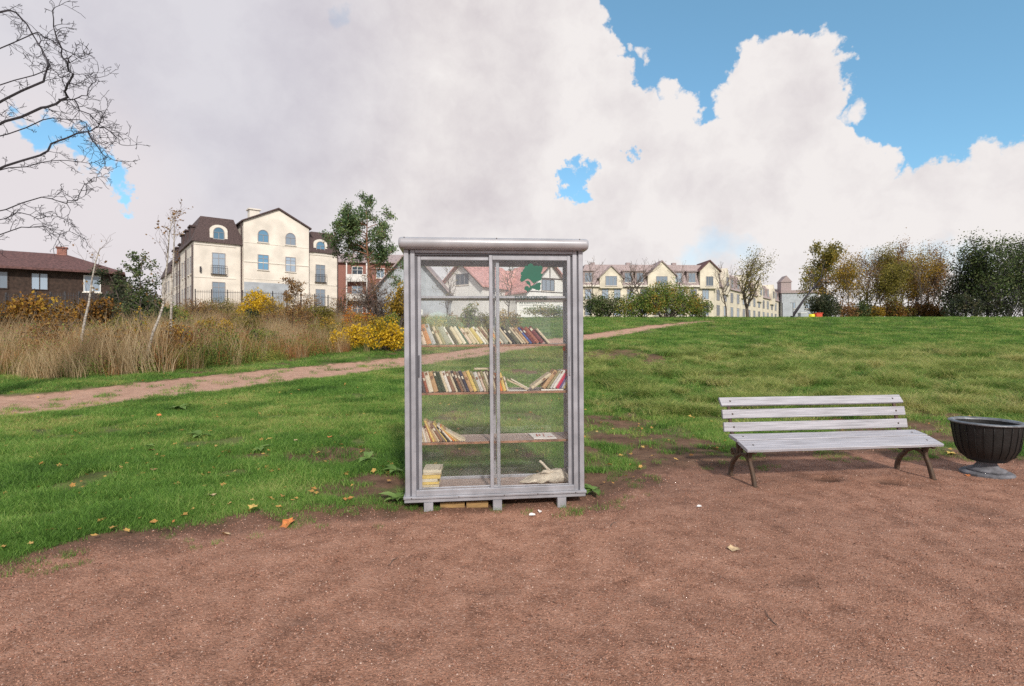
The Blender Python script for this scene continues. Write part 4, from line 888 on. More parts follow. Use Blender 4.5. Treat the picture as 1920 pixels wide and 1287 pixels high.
def window(root, s, z0, z1, w, d=0.0, arch=False, pane='pane', sill=True, bars=1, frame='wframe', facing='front', rail=False):
    # facing front: wall plane y = d, outside toward -y ; facing left: wall plane x = d, outside toward -x
    f = (lambda a, b, c: (a, d - b, c)) if facing == 'front' else (lambda a, b, c: (d - b, a, c))
    def bx(mb, a0, a1, o0, o1, c0, c1):
        P = [f(a0, o0, c0), f(a1, o1, c1)]; x = sorted((P[0][0], P[1][0])); y = sorted((P[0][1], P[1][1])); mb.box(x[0], x[1], y[0], y[1], c0, c1)
    h = z1 - z0; t = 0.07; mb = MB()
    bx(mb, s - w / 2, s - w / 2 + t, 0.0, .07, z0, z1 - (w / 2 if arch else 0)); bx(mb, s + w / 2 - t, s + w / 2, 0.0, .07, z0, z1 - (w / 2 if arch else 0)); bx(mb, s - w / 2 + t, s + w / 2 - t, 0.0, .068, z0, z0 + t)
    zt = z1 - w / 2 if arch else z1
    bx(mb, s - w / 2 + t, s + w / 2 - t, 0.0, .066, zt - t * (0.6 if arch else 1), zt)
    for b in range(bars):
        c = s - w / 2 + w * (b + 1) / (bars + 1); bx(mb, c - .03, c + .03, 0.0, .06, z0 + t, zt - t)
    if h > 1.6 and not arch: bx(mb, s - w / 2 + t, s + w / 2 - t, 0.0, .055, z1 - h * 0.26, z1 - h * 0.26 + .05)
    pn_ = MB(); bx(pn_, s - w / 2 + .02, s + w / 2 - .02, 0.0, .03, z0 + .02, zt - .01)
    if arch:
        k = 10; pts = [(math.cos(math.pi * i / k), math.sin(math.pi * i / k)) for i in range(k + 1)]
        for i in range(k):
            (a, b), (c, e) = pts[i], pts[i + 1]; r1 = w / 2; r0 = w / 2 - t
            vs = [f(s + x * r, o, zt + y * r) for o in (0, .07) for (x, y, r) in ((a, b, r0), (a, b, r1), (c, e, r1), (c, e, r0))]
            mb.add(vs, [(0, 1, 2, 3), (7, 6, 5, 4), (0, 4, 5, 1), (1, 5, 6, 2), (2, 6, 7, 3), (3, 7, 4, 0)])
            pn_.add([f(s, .03, zt), f(s + a * r0, .03, zt + b * r0), f(s + c * r0, .03, zt + e * r0)], [(0, 1, 2)])
    w_ = mb.build('window', M[frame], root); pn_.build('pane', M[pane], w_)
    if sill:
        sb = MB(); bx(sb, s - w / 2 - .08, s + w / 2 + .08, 0.0, .12, z0 - .09, z0 - .003); sb.build('sill', M['cream_trim'], w_)
    if rail:
        rb = MB(); bx(rb, s - w / 2 - .15, s + w / 2 + .15, .30, .33, z0 + .95, z0 + 1.0); bx(rb, s - w / 2 - .15, s + w / 2 + .15, .1, .33, z0 - .02, z0 + .04)
        for i in range(9):
            a = s - w / 2 - .15 + (w + .27) * i / 8; bx(rb, a, a + .03, .30, .33, z0 + .04, z0 + .95)
        rb.build('balcony_rail', M['fence_iron'], w_)
    return w_

def mansard(mb, x0, x1, y0, y1, z0, z1, inset, ov=0.25):
    b = [(x0 - ov, y0 - ov, z0), (x1 + ov, y0 - ov, z0), (x1 + ov, y1 + ov, z0), (x0 - ov, y1 + ov, z0)]
    t = [(x0 + inset, y0 + inset, z1), (x1 - inset, y0 + inset, z1), (x1 - inset, y1 - inset, z1), (x0 + inset, y1 - inset, z1)]
    mb.add(b + t, [(3, 2, 1, 0), (4, 5, 6, 7), (0, 1, 5, 4), (1, 2, 6, 5), (2, 3, 7, 6), (3, 0, 4, 7)])

def cream_building():
    O = Vector((-35.2, 59, 4.1)); ang = math.atan2(0.622, 0.783)
    r = empty('apartment_building', O, (0, 0, ang), label='cream three storey apartment building with dark mansard roof and gabled middle', cat='building')
    L = 34.0; ze = 7.7; zt = 10.7      # relative to ground 4.1
    w = MB(); w.box(0, 4.9, 0, 11, -1, ze); w.box(4.3, 4.9, 0.003, 8, ze, 7.72); w.build('wall', M['cream'], r)
    w = MB(); w.box(12.3, 16.2, 0, 12, -1, ze); w.build('wall', M['cream'], r)
    w = MB(); w.box(0.3, 12, 11, 22, -1, 7.2); w.build('wall', M['cream'], r)
    w = MB(); w.box(0.1, 12, 22, L, -1, 6.2); w.build('wall', M['cream'], r)
    # gable block
    w = MB(); w.prism([(4.9, -1), (12.3, -1), (12.3, 10.45), (8.7, 12.3), (4.9, 10.45)], -0.6, 14, axis='y'); w.build('wall', M['cream'], r)
    rf = MB(); 
    rf.prism([(4.65, 10.36), (4.65, 10.52), (8.7, 12.52), (12.55, 10.52), (12.55, 10.36), (8.7, 12.34)], -0.85, 14.2, axis='y')
    g = rf.build('roof', M['tile'], r)
    c = MB(); c.box(6.0, 7.1, 1.5, 2.6, 10.5, 12.35); c.box(5.85, 7.25, 1.35, 2.75, 12.35, 12.5); c.build('chimney', M['cream_trim'], g)
    rf = MB(); mansard(rf, 0, 4.86, 0, 11, ze, zt, 0.75); rf.build('roof', M['tile'], r)
    rf = MB(); mansard(rf, 12.34, 16.2, 0, 12, ze, 10.4, 0.6); rf.build('roof', M['tile'], r)
    rf = MB(); mansard(rf, 0.3, 12, 11, 22, 7.2, 9.7, 0.7); rf.build('roof', M['tile'], r)
    rf = MB(); mansard(rf, 0.1, 12, 22, L, 6.2, 8.7, 0.7); rf.build('roof', M['tile'], r)
    # plinth, cornices, corner joints, drain pipes
    t = MB(); t.box(-.06, 4.3, -.06, 0, -1, .35); t.box(-.06, 0, 0, 11, -1, .35); t.build('plinth', M['plinth'], r)
    t = MB(); t.box(4.95, 12.25, -.66, -.603, 5.75, 5.85); t.box(4.95, 12.25, -.63, -.603, 8.0, 8.05); t.box(4.95, 12.25, -.63, -.603, 3.8, 3.85); t.box(0, 4.2, -.04, 0, 3.7, 3.8); t.box(12.4, 16.1, -.04, 0, 3.6, 3.7); t.box(0, 4.2, -.06, 0, 7.35, 7.5); t.box(12.4, 16.2, -.06, 0, 7.35, 7.5); t.build('cornice', M['cream_trim'], r)
    t = MB(); t.box(4.95, 9.9, -.64, -.602, -0.9, 3.45); t.build('grey_panel', M['greyrender'], r)
    for x, y, zz in ((4.75, -.12, 10.4), (12.42, -.12, 10.4), (16.1, -.1, 7.6)):
        t = MB(); t.tube([(x, y, -.5), (x, y, zz)], .07, 6); t.build('drain_pipe', M['tile'], r)
    for y in (0.35, 5.3, 10.8, 16, 21.5):
        t = MB(); t.tube([(-.12 if y < 11 else .18, y, -.5), (-.12 if y < 11 else .18, y, 7.3 if y < 22 else 6)], .07, 6); t.build('drain_pipe', M['tile'], r)
    # dormers
    for s, z0, z1, dw in ((2.44, 8.1, 9.5, 1.15), (13.9, 7.85, 9.15, 1.1)):
        t = MB(); k = 8; pr = [(s - dw * .78, z0 - .45), (s + dw * .78, z0 - .45), (s + dw * .78, z1 - .35)] + [(s + dw * .78 * math.cos(math.pi * i / k), z1 - .35 + .62 * math.sin(math.pi * i / k)) for i in range(1, k)] + [(s - dw * .78, z1 - .35)]
        t.prism(pr, -0.07, 1.6, axis='y'); t.build('dormer', M['cream_trim'], r)
        window(r, s, z0, z1, dw, -0.072, arch=True, pane='pane_blue', sill=False)
    window(r, 7.0, 8.2, 9.7, 1.2, -.6, arch=True, pane='pane_blue'); window(r, 10.1, 8.2, 9.7, 1.2, -.6, arch=True)
    window(r, 7.0, 4.95, 6.75, 1.2, -.6, pane='pane_blue'); window(r, 10.1, 4.95, 6.75, 1.2, -.6)
    window(r, 2.44, 4.15, 6.6, 1.35, 0, rail=True); window(r, 2.44, .85, 3.3, 1.35, 0, bars=1)
    window(r, 13.9, 3.95, 6.2, 1.2, 0, rail=True); window(r, 13.9, .9, 3.1, 1.2, 0)
    for i, y in enumerate((2.0, 4.0, 6.6, 8.8)):
        window(r, y, 4.2, 6.2, .95, 0, facing='left'); window(r, y, .9, 2.9, .95, 0, facing='left')
    for y in (12.8, 14.8, 17.6, 19.8): window(r, y, 3.9, 5.8, .95, 0.3, facing='left'); window(r, y, .9, 2.9, .95, 0.3, facing='left')
    for y in (24, 27, 30): window(r, y, 3.4, 5.2, .95, 0.1, facing='left')
    for y, zt_ in ((2.2, 8.0), (5.5, 8.0), (8.8, 8.0), (13.5, 7.5), (17, 7.5), (20, 7.5)):
        t = MB(); x0 = -0.1 if y < 11 else .2; t.box(x0, 1.8, y - .7, y + .7, zt_ - .2, zt_ + 1.5); t.box(x0 - .15, 1.8, y - .85, y + .85, zt_ + 1.5, zt_ + 1.68); t.build('dormer', M['tile'], r)
    t = MB(); t.box(.55, .7, -.25, -.03, 4.3, 4.9); t.build('wall_lamp', M['fence_iron'], r)
cream_building()

def iron_fence(A, B, n, h, label):
    d = (B - A); L_ = d.length; r = empty('iron_fence', A, (0, 0, math.atan2(d.y, d.x)), label=label, cat='fence', group='iron fences before the houses')
    nz = lambda s: float(base_h(np.float64(A.x + d.x * s / L_), np.float64(A.y + d.y * s / L_))) - A.z
    mb = MB(); k = int(L_ / 0.16)
    for i in range(k): s = L_ * i / k; z = nz(s); mb.box(s, s + .025, -.012, .013, z + .1, z + h)
    o = mb.build('pickets', M['fence_iron'], r); o['kind'] = 'stuff'
    for zz in (0.25, h - .2):
        t = MB()
        for i in range(n): a, b = L_ * i / n, L_ * (i + 1) / n; t.tube([(a, .03, nz(a) + zz), (b, .03, nz(b) + zz)], .02, 4)
        t.build('rail', M['fence_iron'], r)
    for i in range(n + 1):
        s = L_ * i / n; t = MB(); t.box(s - .05, s + .05, .05, .15, nz(s) - .2, nz(s) + h + .1); t.build('post', M['fence_iron'], r)
iron_fence(at(366, 55), at(640, 62), 10, 2.0, 'dark iron picket fence in front of the cream apartment building')
iron_fence(at(10, 38), at(225, 40), 8, 2.0, 'dark iron picket fence in front of the brown bungalow')

def brick_building():
    O = at(634, 80); r = empty('brick_building', O, (0, 0, R(8)), label='red brick house with white framed balconies behind the pine', cat='building')
    H = 12.3 - O.z
    w = MB(); w.box(0, 11, 0, 8, -1, H); w.build('wall', M['brick'], r)
    rf = MB(); rf.prism([(-.5, H - .05), (8.5, H - .05), (8.5, H + .12), (4, H + 1.9), (-.5, H + .12)], -.4, 11.4); rf.build('roof', M['tile_pink'], r)
    for z in (H - 8.4, H - 5.5, H - 2.6):
        b = MB(); b.box(1.3, 4.4, -1.0, -.003, z - .35, z - .1); b.box(1.3, 4.4, -1.0, -.92, z - .1, z + .75); b.build('balcony', M['white'], r)
        window(r, 2.8, z - .05, z + 2.0, 1.6, 0, frame='white', bars=1, sill=False)
        window(r, 6.2, z + .3, z + 1.8, 1.2, 0, frame='white'); window(r, 9.0, z + .3, z + 1.8, 1.2, 0, frame='white')
    for x in (1.4, 4.3):
        t = MB(); t.box(x - .09, x + .09, -1.12, -.94 - .065, -.5, H - .2); t.build('column', M['white'], r)
brick_building()

def bungalow():
    O = Vector((-44.8, 38.6, 3.0)); r = empty('bungalow', O, (0, 0, R(35)), label='brown single storey bungalow with hipped red brown roof and chimney', cat='building')
    H = 6.75 - O.z; Ls = 12.8
    w = MB(); w.box(0, Ls, 0, 8, -1, H); w.build('wall', M['brown_wall'], r)
    rf = MB(); b = [(-.8, -.8, H), (Ls + .8, -.8, H), (Ls + .8, 8.8, H), (-.8, 8.8, H)]; t = [(4.2, 4, H + 1.75), (9.3, 4, H + 1.75)]
    vs = b + [(x, y, z - .18) for x, y, z in b] + t
    rf.add(vs, [(0, 1, 9, 8), (1, 2, 9), (2, 3, 8, 9), (3, 0, 8), (0, 4, 5, 1), (1, 5, 6, 2), (2, 6, 7, 3), (3, 7, 4, 0), (7, 6, 5, 4)])
    ro = rf.build('roof', M['tile_brown'], r)
    c = MB(); c.box(8.7, 9.35, 3.7, 4.35, H + .5, H + 2.25); c.box(8.62, 9.43, 3.62, 4.43, H + 2.25, H + 2.36); c.build('chimney', M['brick'], ro)
    window(r, 11.35, H - 1.75, H - .35, 1.15, 0, frame='white', pane='pane', bars=1)
    for x in (2.5, 5.6, 8.0): window(r, x, H - 1.75, H - .35, 1.1, 0, frame='brown_wall', pane='pane', bars=1, sill=False)
    t = MB(); t.box(Ls + .003, Ls + .9, 1, 1.12, -1, H - .3); t.build('porch_screen', M['plinth'], r)
bungalow()

def gable_house(u, Y, half, zbase, zap, zeave, label, depth=9, rot=0.0, wmat='white', rmat='tile_red', win=(0, 1.6, 1.0), timber=False):
    O = at(u, Y); r = empty('gabled_house', O, (0, 0, R(rot)), label=label, cat='house', group='gabled houses behind the cabinet')
    a = zap - O.z; e = zeave - O.z
    w = MB(); w.prism([(-half, -1), (half, -1), (half, e), (0, a - .12), (-half, e)], 0, depth, axis='y'); w.build('wall', M[wmat], r)
    ov = 0.45; sl = (a - e) / half
    rf = MB(); rf.prism([(-half - ov, e - ov * sl), (0, a - .06), (half + ov, e - ov * sl), (half + ov, e - ov * sl + .22), (0, a + .2), (-half - ov, e - ov * sl + .22)], -.6, depth + .3, axis='y')
    rf.build('roof', M[rmat], r)
    bb = MB(); bb.prism([(-half - ov, e - ov * sl - .12), (0, a - .18), (half + ov, e - ov * sl - .12), (half + ov, e - ov * sl + .0), (0, a - .063), (-half - ov, e - ov * sl + .0)], -.66, -.603, axis='y'); bb.build('barge_board', M['brown_wall'], r)
    if win: window(r, win[0], win[1], win[1] + 1.5, win[2] * 2, 0, bars=2, frame='wframe' if not timber else 'brown_wall')
    if timber:
        t = MB(); t.box(-half * .7, half * .7, -.05, 0, win[1] + 1.55, win[1] + 1.7); t.box(-half, half, -.05, 0, win[1] - .2, win[1] - .1)
        for x in (-half * .45, 0, half * .45): t.box(x - .06, x + .06, -.045, 0, win[1] + 1.7, a - .5 - abs(x) * sl)
        t.build('timber_frame', M['brown_wall'], r)
    return r
g1 = gable_house(866, 70, 3.4, 3, 10.95, 7.9, 'white gabled house with red roof seen through the left door glass', win=(.1, 4.6, 1.1), rmat='tile_red', rot=-34)
g2 = gable_house(1031, 70, 3.6, 3, 10.95, 7.2, 'white timbered gable house with red roof seen right of the green emblem', win=(-.3, 3.8, 1.0), timber=True, rot=30)
g3 = gable_house(770, 66, 4.4, 3, 12.0, 7.0, 'grey gabled house seen at the left edge of the left door glass', wmat='greyrender', rmat='tile_pink', win=None)
def link_wing():
    O = at(948, 73); r = empty('red_roofed_wing', O, label='low wing with red roof joining the two white gabled houses', cat='house')
    w = MB(); w.box(-3.4, 2.4, 0, 6, -1, 3.6); w.build('wall', M['white'], r)
    rf = MB(); rf.prism([(-.5, 3.5), (6.4, 3.5), (3, 7.1)], -3.3, 2.3); rf.build('roof', M['tile_red'], r)
    for x in (-1.3, .7):
        d = MB(); d.prism([(x - .8, 4.2), (x + .8, 4.2), (x + .8, 5.6), (x, 6.9), (x - .8, 5.6)], .6, 3, axis='y'); d.build('dormer', M['tile_red'], r)
link_wing()
def side_strip():
    # garage behind the low hedge with light front
    O = at(1040, 62); r = empty('garage', O, label='low pale garage with a grey blue door behind the long hedge', cat='building')
    w = MB(); w.box(-4.4, 2.4, 0, 5, -1, 2.2); w.build('wall', M['white'], r)
    w = MB(); w.box(-4.5, 2.5, -.15, 5.2, 2.2, 2.4); w.build('roof', M['tile_pink'], r)
    w = MB(); w.box(0.2, 2.0, -.05, -.003, -.3, 1.7); w.build('door', M['greyrender'], r)
side_strip()

def long_building():
    O = at(1085, 88); O.z = 4.0
    r = empty('long_building', O, (0, 0, R(2)), label='long beige building with pinkish roof, gables and dormers right of the cabinet', cat='building')
    Ls = 22.6; e = 5.6; top = 9.2
    w = MB(); w.box(0, Ls, 0, 10, -1, e); w.build('wall', M['beige'], r)
    rf = MB(); mansard(rf, 0, Ls - .2, 0, 10, e, top, 1.3, .3); ro = rf.build('roof', M['tile_pink'], r)
    co = MB(); co.box(-.3, Ls + .3, -.42, -.3, e - .25, e + .05); co.build('cornice', M['cream_trim'], r)
    for s, hw, a in ((5.3, 1.9, 8.7), (13.7, 2.3, 9.5), (Ls - .9, 1.6, 9.6)):
        g = MB(); g.prism([(s - hw, e - .5), (s + hw, e - .5), (s + hw, a - hw * .95), (s, a), (s - hw, a - hw * .95)], -.5, 5, axis='y'); g.build('gable', M['beige'], r)
        g = MB(); g.prism([(s - hw - .3, a - hw * .95 - .3), (s, a + .02), (s + hw + .3, a - hw * .95 - .3), (s + hw + .3, a - hw * .95 - .08), (s, a + .24), (s - hw - .3, a - hw * .95 - .08)], -.75, 5, axis='y'); g.build('gable_roof', M['tile_brown'] if s > 20 else M['tile_pink'], r)
        window(r, s, e - .1, e + 1.5, 1.9 if s < 20 else 1.2, -.5, bars=2)
    for s in (1.6, 8.2, 10.2, 16.6, 18.9):
        d = MB(); d.box(s - .85, s + .85, -.05, 2.5, e + .1, e + 2.3); d.box(s - 1.0, s + 1.0, -.25, 2.6, e + 2.3, e + 2.5); d.build('dormer', M['tile_pink'], r)
        window(r, s, e + .5, e + 2.1, 1.2, -.05)
    for s in (1.6, 4.4, 6.4, 8.6, 10.8, 13, 15, 17, 19.2, 21.2):
        for z in (.6, 3.3): window(r, s, z, z + 1.7, 1.1, 0)
    for s in (3.2, 9.4, 15.2, 17.5):
        c = MB(); c.box(s - .35, s + .35, 4.5, 5.2, top - .1, top + .8); c.build('chimney', M['tile_pink'], ro)
    # receding wing
    A = Vector((Ls, .5)); 
    r2 = empty('receding_wing', (O.x + Ls * math.cos(R(2)) + .2, O.y + 1.2, 4.0), (0, 0, math.atan2(62, 47)), label='yellow beige wing running back from the corner of the long building', cat='building')
    L2 = 74
    w = MB(); w.box(0, L2, 0, 10, -1, 5.6); w.build('wall', M['beige'], r2)
    rf = MB(); mansard(rf, 0, L2, 0, 10, 5.6, 8.8, 1.2, .3); rf.build('roof', M['tile_pink'], r2)
    for i in range(17):
        s = 2.2 + i * 4.25
        for z in (.7, 3.3): window(r2, s, z, z + 1.8, 1.7, 0, sill=False)
        if i % 3 != 1:
            d = MB(); d.box(s - 1, s + 1, -.05, 2.5, 5.7, 7.9); d.build('dormer', M['tile_pink'], r2); window(r2, s, 6.1, 7.6, 1.3, -.05, sill=False)
        else:
            d = MB(); d.prism([(s - 1.9, 4.5), (s + 1.9, 4.5), (s + 1.9, 7.0), (s, 9.2), (s - 1.9, 7.0)], -.4, 4, axis='y'); d.build('gable', M['beige'], r2); window(r2, s, 6.0, 7.6, 1.6, -.4, sill=False)
long_building()
def grey_house():
    O = at(1466, 130); O.z = 4.4; r = empty('grey_house', O, (0, 0, R(-6)), label='small grey house with flat roof and turret left of the leaning trunk', cat='house')
    w = MB(); w.box(0, 8.5, 0, 8, -1, 7.2); w.build('wall', M['greyrender'], r)
    w = MB(); w.box(-.3, 8.8, -.3, 8.3, 7.2, 7.9); w.build('roof', M['tile_pink'], r)
    w = MB(); w.box(.2, 2.6, 1, 3.4, 7.9, 10); w.prism([(0, 10), (2.8, 10), (1.4, 11.6)], .8, 3.6, axis='y'); w.build('turret', M['tile_pink'], r)
    window(r, 2.6, 3.4, 5, 1.1, 0); window(r, 6, 3.4, 5, 1.1, 0); window(r, 2.6, .6, 2.2, 1.1, 0)
grey_house()

def play_things():
    Mx = pm('yellow plastic', (0.75, 0.68, 0.02), 0.5, 0.05, 3); Mr = pm('red plastic', (0.62, 0.07, 0.03), 0.5, 0.05, 3)
    p = at(1522, 50); o = MB(); o.lathe([(0.0, -.1), (.22, -.1), (.26, .1), (.27, .45), (.22, .5), (0, .5)], 16); q = o.build('play_drum', Mx, None, True); q.location = p; tag(q, 'yellow play drum on the lawn crest', 'play equipment')
    p = at(1534, 50); r = empty('play_box', p, label='red play box beside the yellow drum on the lawn crest', cat='play equipment')
    o = MB(); o.bbox(-.28, .28, -.25, .25, -.1, .55, .04); o.build('body', Mr, r); o = MB(); o.bbox(-.32, .32, -.29, .29, .55, .62, .02); o.build('lid', Mr, r); 
    p = at(1504, 55); r = empty('grey_bin', p, label='pale grey bin on the crest left of the yellow drum', cat='bin'); o = MB(); o.bbox(-.3, .3, -.3, .3, -.1, .7, .03); o.build('body', M['greyrender'], r); o = MB(); o.box(-.33, .33, -.33, .33, .7, .76); o.build('lid', M['white'], r)
    p = at(1477, 58); r = empty('notice_board', p, label='small dark framed notice board by the leaning trunk', cat='sign')
    o = MB(); o.box(-.6, -.54, 0, .06, -.2, 1.9); o.build('post', M['fence_iron'], r); o = MB(); o.box(.54, .6, 0, .06, -.2, 1.9); o.build('post', M['fence_iron'], r); o = MB(); o.box(-.54, .54, .01, .05, .5, 1.85); o.build('board', M['greyrender'], r)
play_things()

def parked_car():
    p = at(744, 46); r = empty('parked_car', p, (0, 0, R(15)), label='pale parked car half hidden behind the yellow bushes', cat='car')
    pr = [(-2.1, .35), (2.1, .35), (2.15, .75), (1.9, .92), (1.1, 1.0), (.55, 1.42), (-.9, 1.45), (-1.7, 1.05), (-2.1, .95)]
    o = MB(); o.prism(pr, -.82, .82, axis='y'); o.build('body', M['white'], r)
    for y, s in ((-.825, -1), (.825, 1)):
        o = MB(); o.prism([(1.0, 1.0), (.52, 1.36), (-.85, 1.38), (-1.45, 1.05)], y - .004, y + .004, axis='y'); o.build('window', M['pane'], r)
    for x in (-1.3, 1.3):
        for y in (-.86, .66):
            o = MB(); o.prism([(x + .32 * math.cos(a * math.pi / 7), .32 + .32 * math.sin(a * math.pi / 7)) for a in range(14)], y, y + .2, axis='y'); o.build('wheel', M['rubber'], r)
parked_car()

# ------------------------------------------------------------------ book cabinet
CW = 1.438
cab = empty('book_cabinet', (-0.839, 4.195, 0.0), (0, R(-0.4), R(6)), label='grey metal and glass street book cabinet standing on the gravel edge', cat='bookcase')
bpy.context.view_layer.update()
cabM = Matrix.Translation(cab.location) @ cab.rotation_euler.to_matrix().to_4x4()
DEP = 0.42
def cabinet():
    def part(name, mat, fn, smooth=False):
        m = MB(); fn(m); return m.build(name, mat, cab, smooth)
    a = M['alu']
    # corner posts: twin profile with a groove
    for (x0, x1, g0, g1) in ((0.0, 0.038, 0.050, 0.086), (1.400, 1.438, 1.352, 1.388)):
        for y0 in (0.0, DEP - 0.04):
            def f(m):
                m.bbox(x0, x1, y0, y0 + .04, .0805, 2.025, .004); m.bbox(g0, g1, y0 + (.004 if y0 == 0 else 0), y0 + .036, .0805, 2.024, .003)
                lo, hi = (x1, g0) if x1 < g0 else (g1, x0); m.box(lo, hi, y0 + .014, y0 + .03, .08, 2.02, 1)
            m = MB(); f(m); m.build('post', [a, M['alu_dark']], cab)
    # dark strips standing in for the shaded gaps beside the doors
    for x0, x1 in ((0.0865, 0.102), (1.336, 1.3515)): part('door_gap_shade', M['alu_dark'], lambda m: m.box(x0, x1, .022, .036, .09, 2.0))
    # side glazing and rails
    for x0 in (0.012, CW - .018): 
        part('side_pane', M['glass'], lambda m: m.box(x0, x0 + .005, .041, DEP - .041, .13, 1.97))
        part('side_rail', a, lambda m: m.box(x0 - .006, x0 + .018, .0405, DEP - .0405, .08, .13)); part('side_rail', a, lambda m: m.box(x0 - .006, x0 + .018, .0405, DEP - .0405, 1.97, 2.02))
    # bottom tray: two ledges
    part('base_ledge', a, lambda m: m.bbox(-.012, CW + .012, -.022, DEP + .01, .060, .080, .004))
    part('base_ledge', a, lambda m: m.bbox(-.006, CW + .006, -.010, DEP, .030, .0595, .004))
    for x in (0.05, .42, .78, 1.05, 1.36):
        part('rivet', M['screw'], lambda m: m.tube([(x, -.0225, .070), (x, -.0255, .070)], .004, 8))
    # bottom and top door tracks
    part('door_track', a, lambda m: (m.bbox(.087, 1.351, -.006, .030, .0805, .125, .004), m.box(.0875, 1.3505, -.010, -.0062, .082, .092)))
    part('door_track', a, lambda m: m.bbox(.087, 1.351, .002, .045, 2.000, 2.026, .003))
    part('top_gap_shade', M['alu_dark'], lambda m: m.box(.087, 1.351, .012, .045, 1.986, 1.9995))  # dark strip painting the shade of the gap above the doors
    # roof cap with rounded nose
    k = 14; r = .046; pr = []
    for i in range(k + 1):
        q = math.pi / 2 + math.pi * i / k; pr.append((-.028 + r * math.cos(q), 2.072 + r * math.sin(q)))
    pr += [(DEP + .03, 2.026), (DEP + .06, 2.05), (DEP + .06, 2.09), (DEP + .03, 2.118)]
    m = MB(); xs = [-.036, -.033, -.024, -.012, CW + .012, CW + .024, CW + .033, CW + .036]; sc_ = [.35, .75, .95, 1, 1, .95, .75, .35]
    n = len(pr); vs = []
    for x, s in zip(xs, sc_):
        for (y, z) in pr: vs.append((x, y if y > .1 else -.028 + (y + .028) * s, 2.072 + (z - 2.072) * s))
    fs = [(i * n + j, i * n + (j + 1) % n, (i + 1) * n + (j + 1) % n, (i + 1) * n + j) for i in range(len(xs) - 1) for j in range(n)] + [tuple(range(n - 1, -1, -1)), tuple((len(xs) - 1) * n + j for j in range(n))]
    m.add(vs, fs); cap = m.build('roof_cap', M['alu_roof'], cab, True)
    for x in (.0, .72, 1.39):
        part('rivet', M['screw'], lambda m: m.tube([(x + .01, -.052, 2.108), (x + .01, -.0565, 2.112)], .005, 8))
    part('roof_shade_sheet', M['rubber'], lambda m: m.box(.002, CW - .002, -.001, DEP, 2.0265, 2.031))  # black sheet added as painted shade under the roof cap
    # rear frame + rear glass
    part('rear_rail', a, lambda m: m.bbox(.087, 1.351, DEP - .04, DEP - .005, .081, .12, .003)); part('rear_rail', a, lambda m: m.bbox(.087, 1.351, DEP - .04, DEP - .005, 1.945, 2.02, .003))
    part('rear_post', a, lambda m: m.bbox(.719, .748, DEP - .042, DEP - .006, .121, 1.944, .003))
    part('rear_pane', M['glass'], lambda m: m.box(.1, .718, DEP - .02, DEP - .015, .121, 1.944)); part('rear_pane', M['glass'], lambda m: m.box(.749, 1.34, DEP - .02, DEP - .015, .121, 1.944))
    # shelves
    for z, t in ((1.6635, .017), (1.271, .017), (.887, .018), (.487, .018)):
        part('shelf', M['shelf'], lambda m: m.box(.052, 1.386, .062, .378, z - t, z))
        part('shelf_edge', M['shelf_edge'] if z < 1.6 else M['alu'], lambda m: m.box(.088, 1.350, .058, .0617, z - t, z - .001))
    part('shelf', M['shelf'], lambda m: m.box(.052, 1.386, .05, .378, .085, .103))
    # feet
    for x in (.145, .690, 1.212): part('foot', a, lambda m: m.bbox(x, x + .072, -.014, .05, -.075, .0295, .003))
    for x in (.145, .690, 1.212): part('foot', a, lambda m: m.bbox(x, x + .072, .32, .38, -.075, .0295, .003))
    part('orange_sticker', M['orange_st'], lambda m: m.box(1.343, 1.365, DEP - .0425, DEP - .0405, 1.205, 1.24))
    # sliding doors: front one at right, rear one at left
    def door(x0, x1, y0, label=None):
        e = bpy.data.objects.new('sliding_door', None); COL.objects.link(e); e.parent = cab
        if label: e['label'] = label
        def sub(name, mat, fn, sm=False):
            m = MB(); fn(m); return m.build(name, mat, e, sm)
        sub('stile', a, lambda m: m.bbox(x0, x0 + .028, y0, y0 + .016, .126, 1.985, .003)); sub('stile', a, lambda m: m.bbox(x1 - .028, x1, y0, y0 + .016, .126, 1.985, .003))
        sub('rail', a, lambda m: (m.bbox(x0 + .0285, x1 - .0285, y0 + .001, y0 + .015, .1265, .136, .002))); sub('rail', a, lambda m: (m.bbox(x0 + .0285, x1 - .0285, y0 + .001, y0 + .015, 1.948, 1.984, .003)))
        sub('seal', M['alu_dark'], lambda m: m.box(x0 + .0285, x1 - .0285, y0 + .003, y0 + .013, 1.9445, 1.9475))
        sub('pane', M['glass'], lambda m: m.box(x0 + .0285, x1 - .0285, y0 + .006, y0 + .010, .1365, 1.944))
        return e
    d1 = door(.103, .756, .031); d2 = door(.672, 1.335, .004)
    m = MB(); m.bbox(.106, .118, .018, .0305, 1.02, 1.19, .002); m.build('handle', M['alu_dark'], d1)
    m = MB(); m.bbox(1.318, 1.330, -.010, .0035, 1.02, 1.17, .002); m.build('handle', M['alu'], d2)
    # printed emblem on the right door glass
    crown = [(595,220),(622,232),(640,248),(650,272),(668,262),(690,265),(708,258),(728,276),(750,262),(775,262),(796,280),(806,300),(800,330),(790,350),(785,372),(768,388),(785,402),(810,408),(796,440),(782,456),(788,490),(770,515),(730,520),(690,540),(640,572),(618,540),(590,510),(550,485),(510,500),(480,530),(440,545),(418,525),(412,500),(430,472),(424,450),(440,436),(424,410),(424,388),(440,366),(465,360),(458,335),(480,320),(490,300),(498,270),(520,262),(542,268),(550,240),(572,236)]
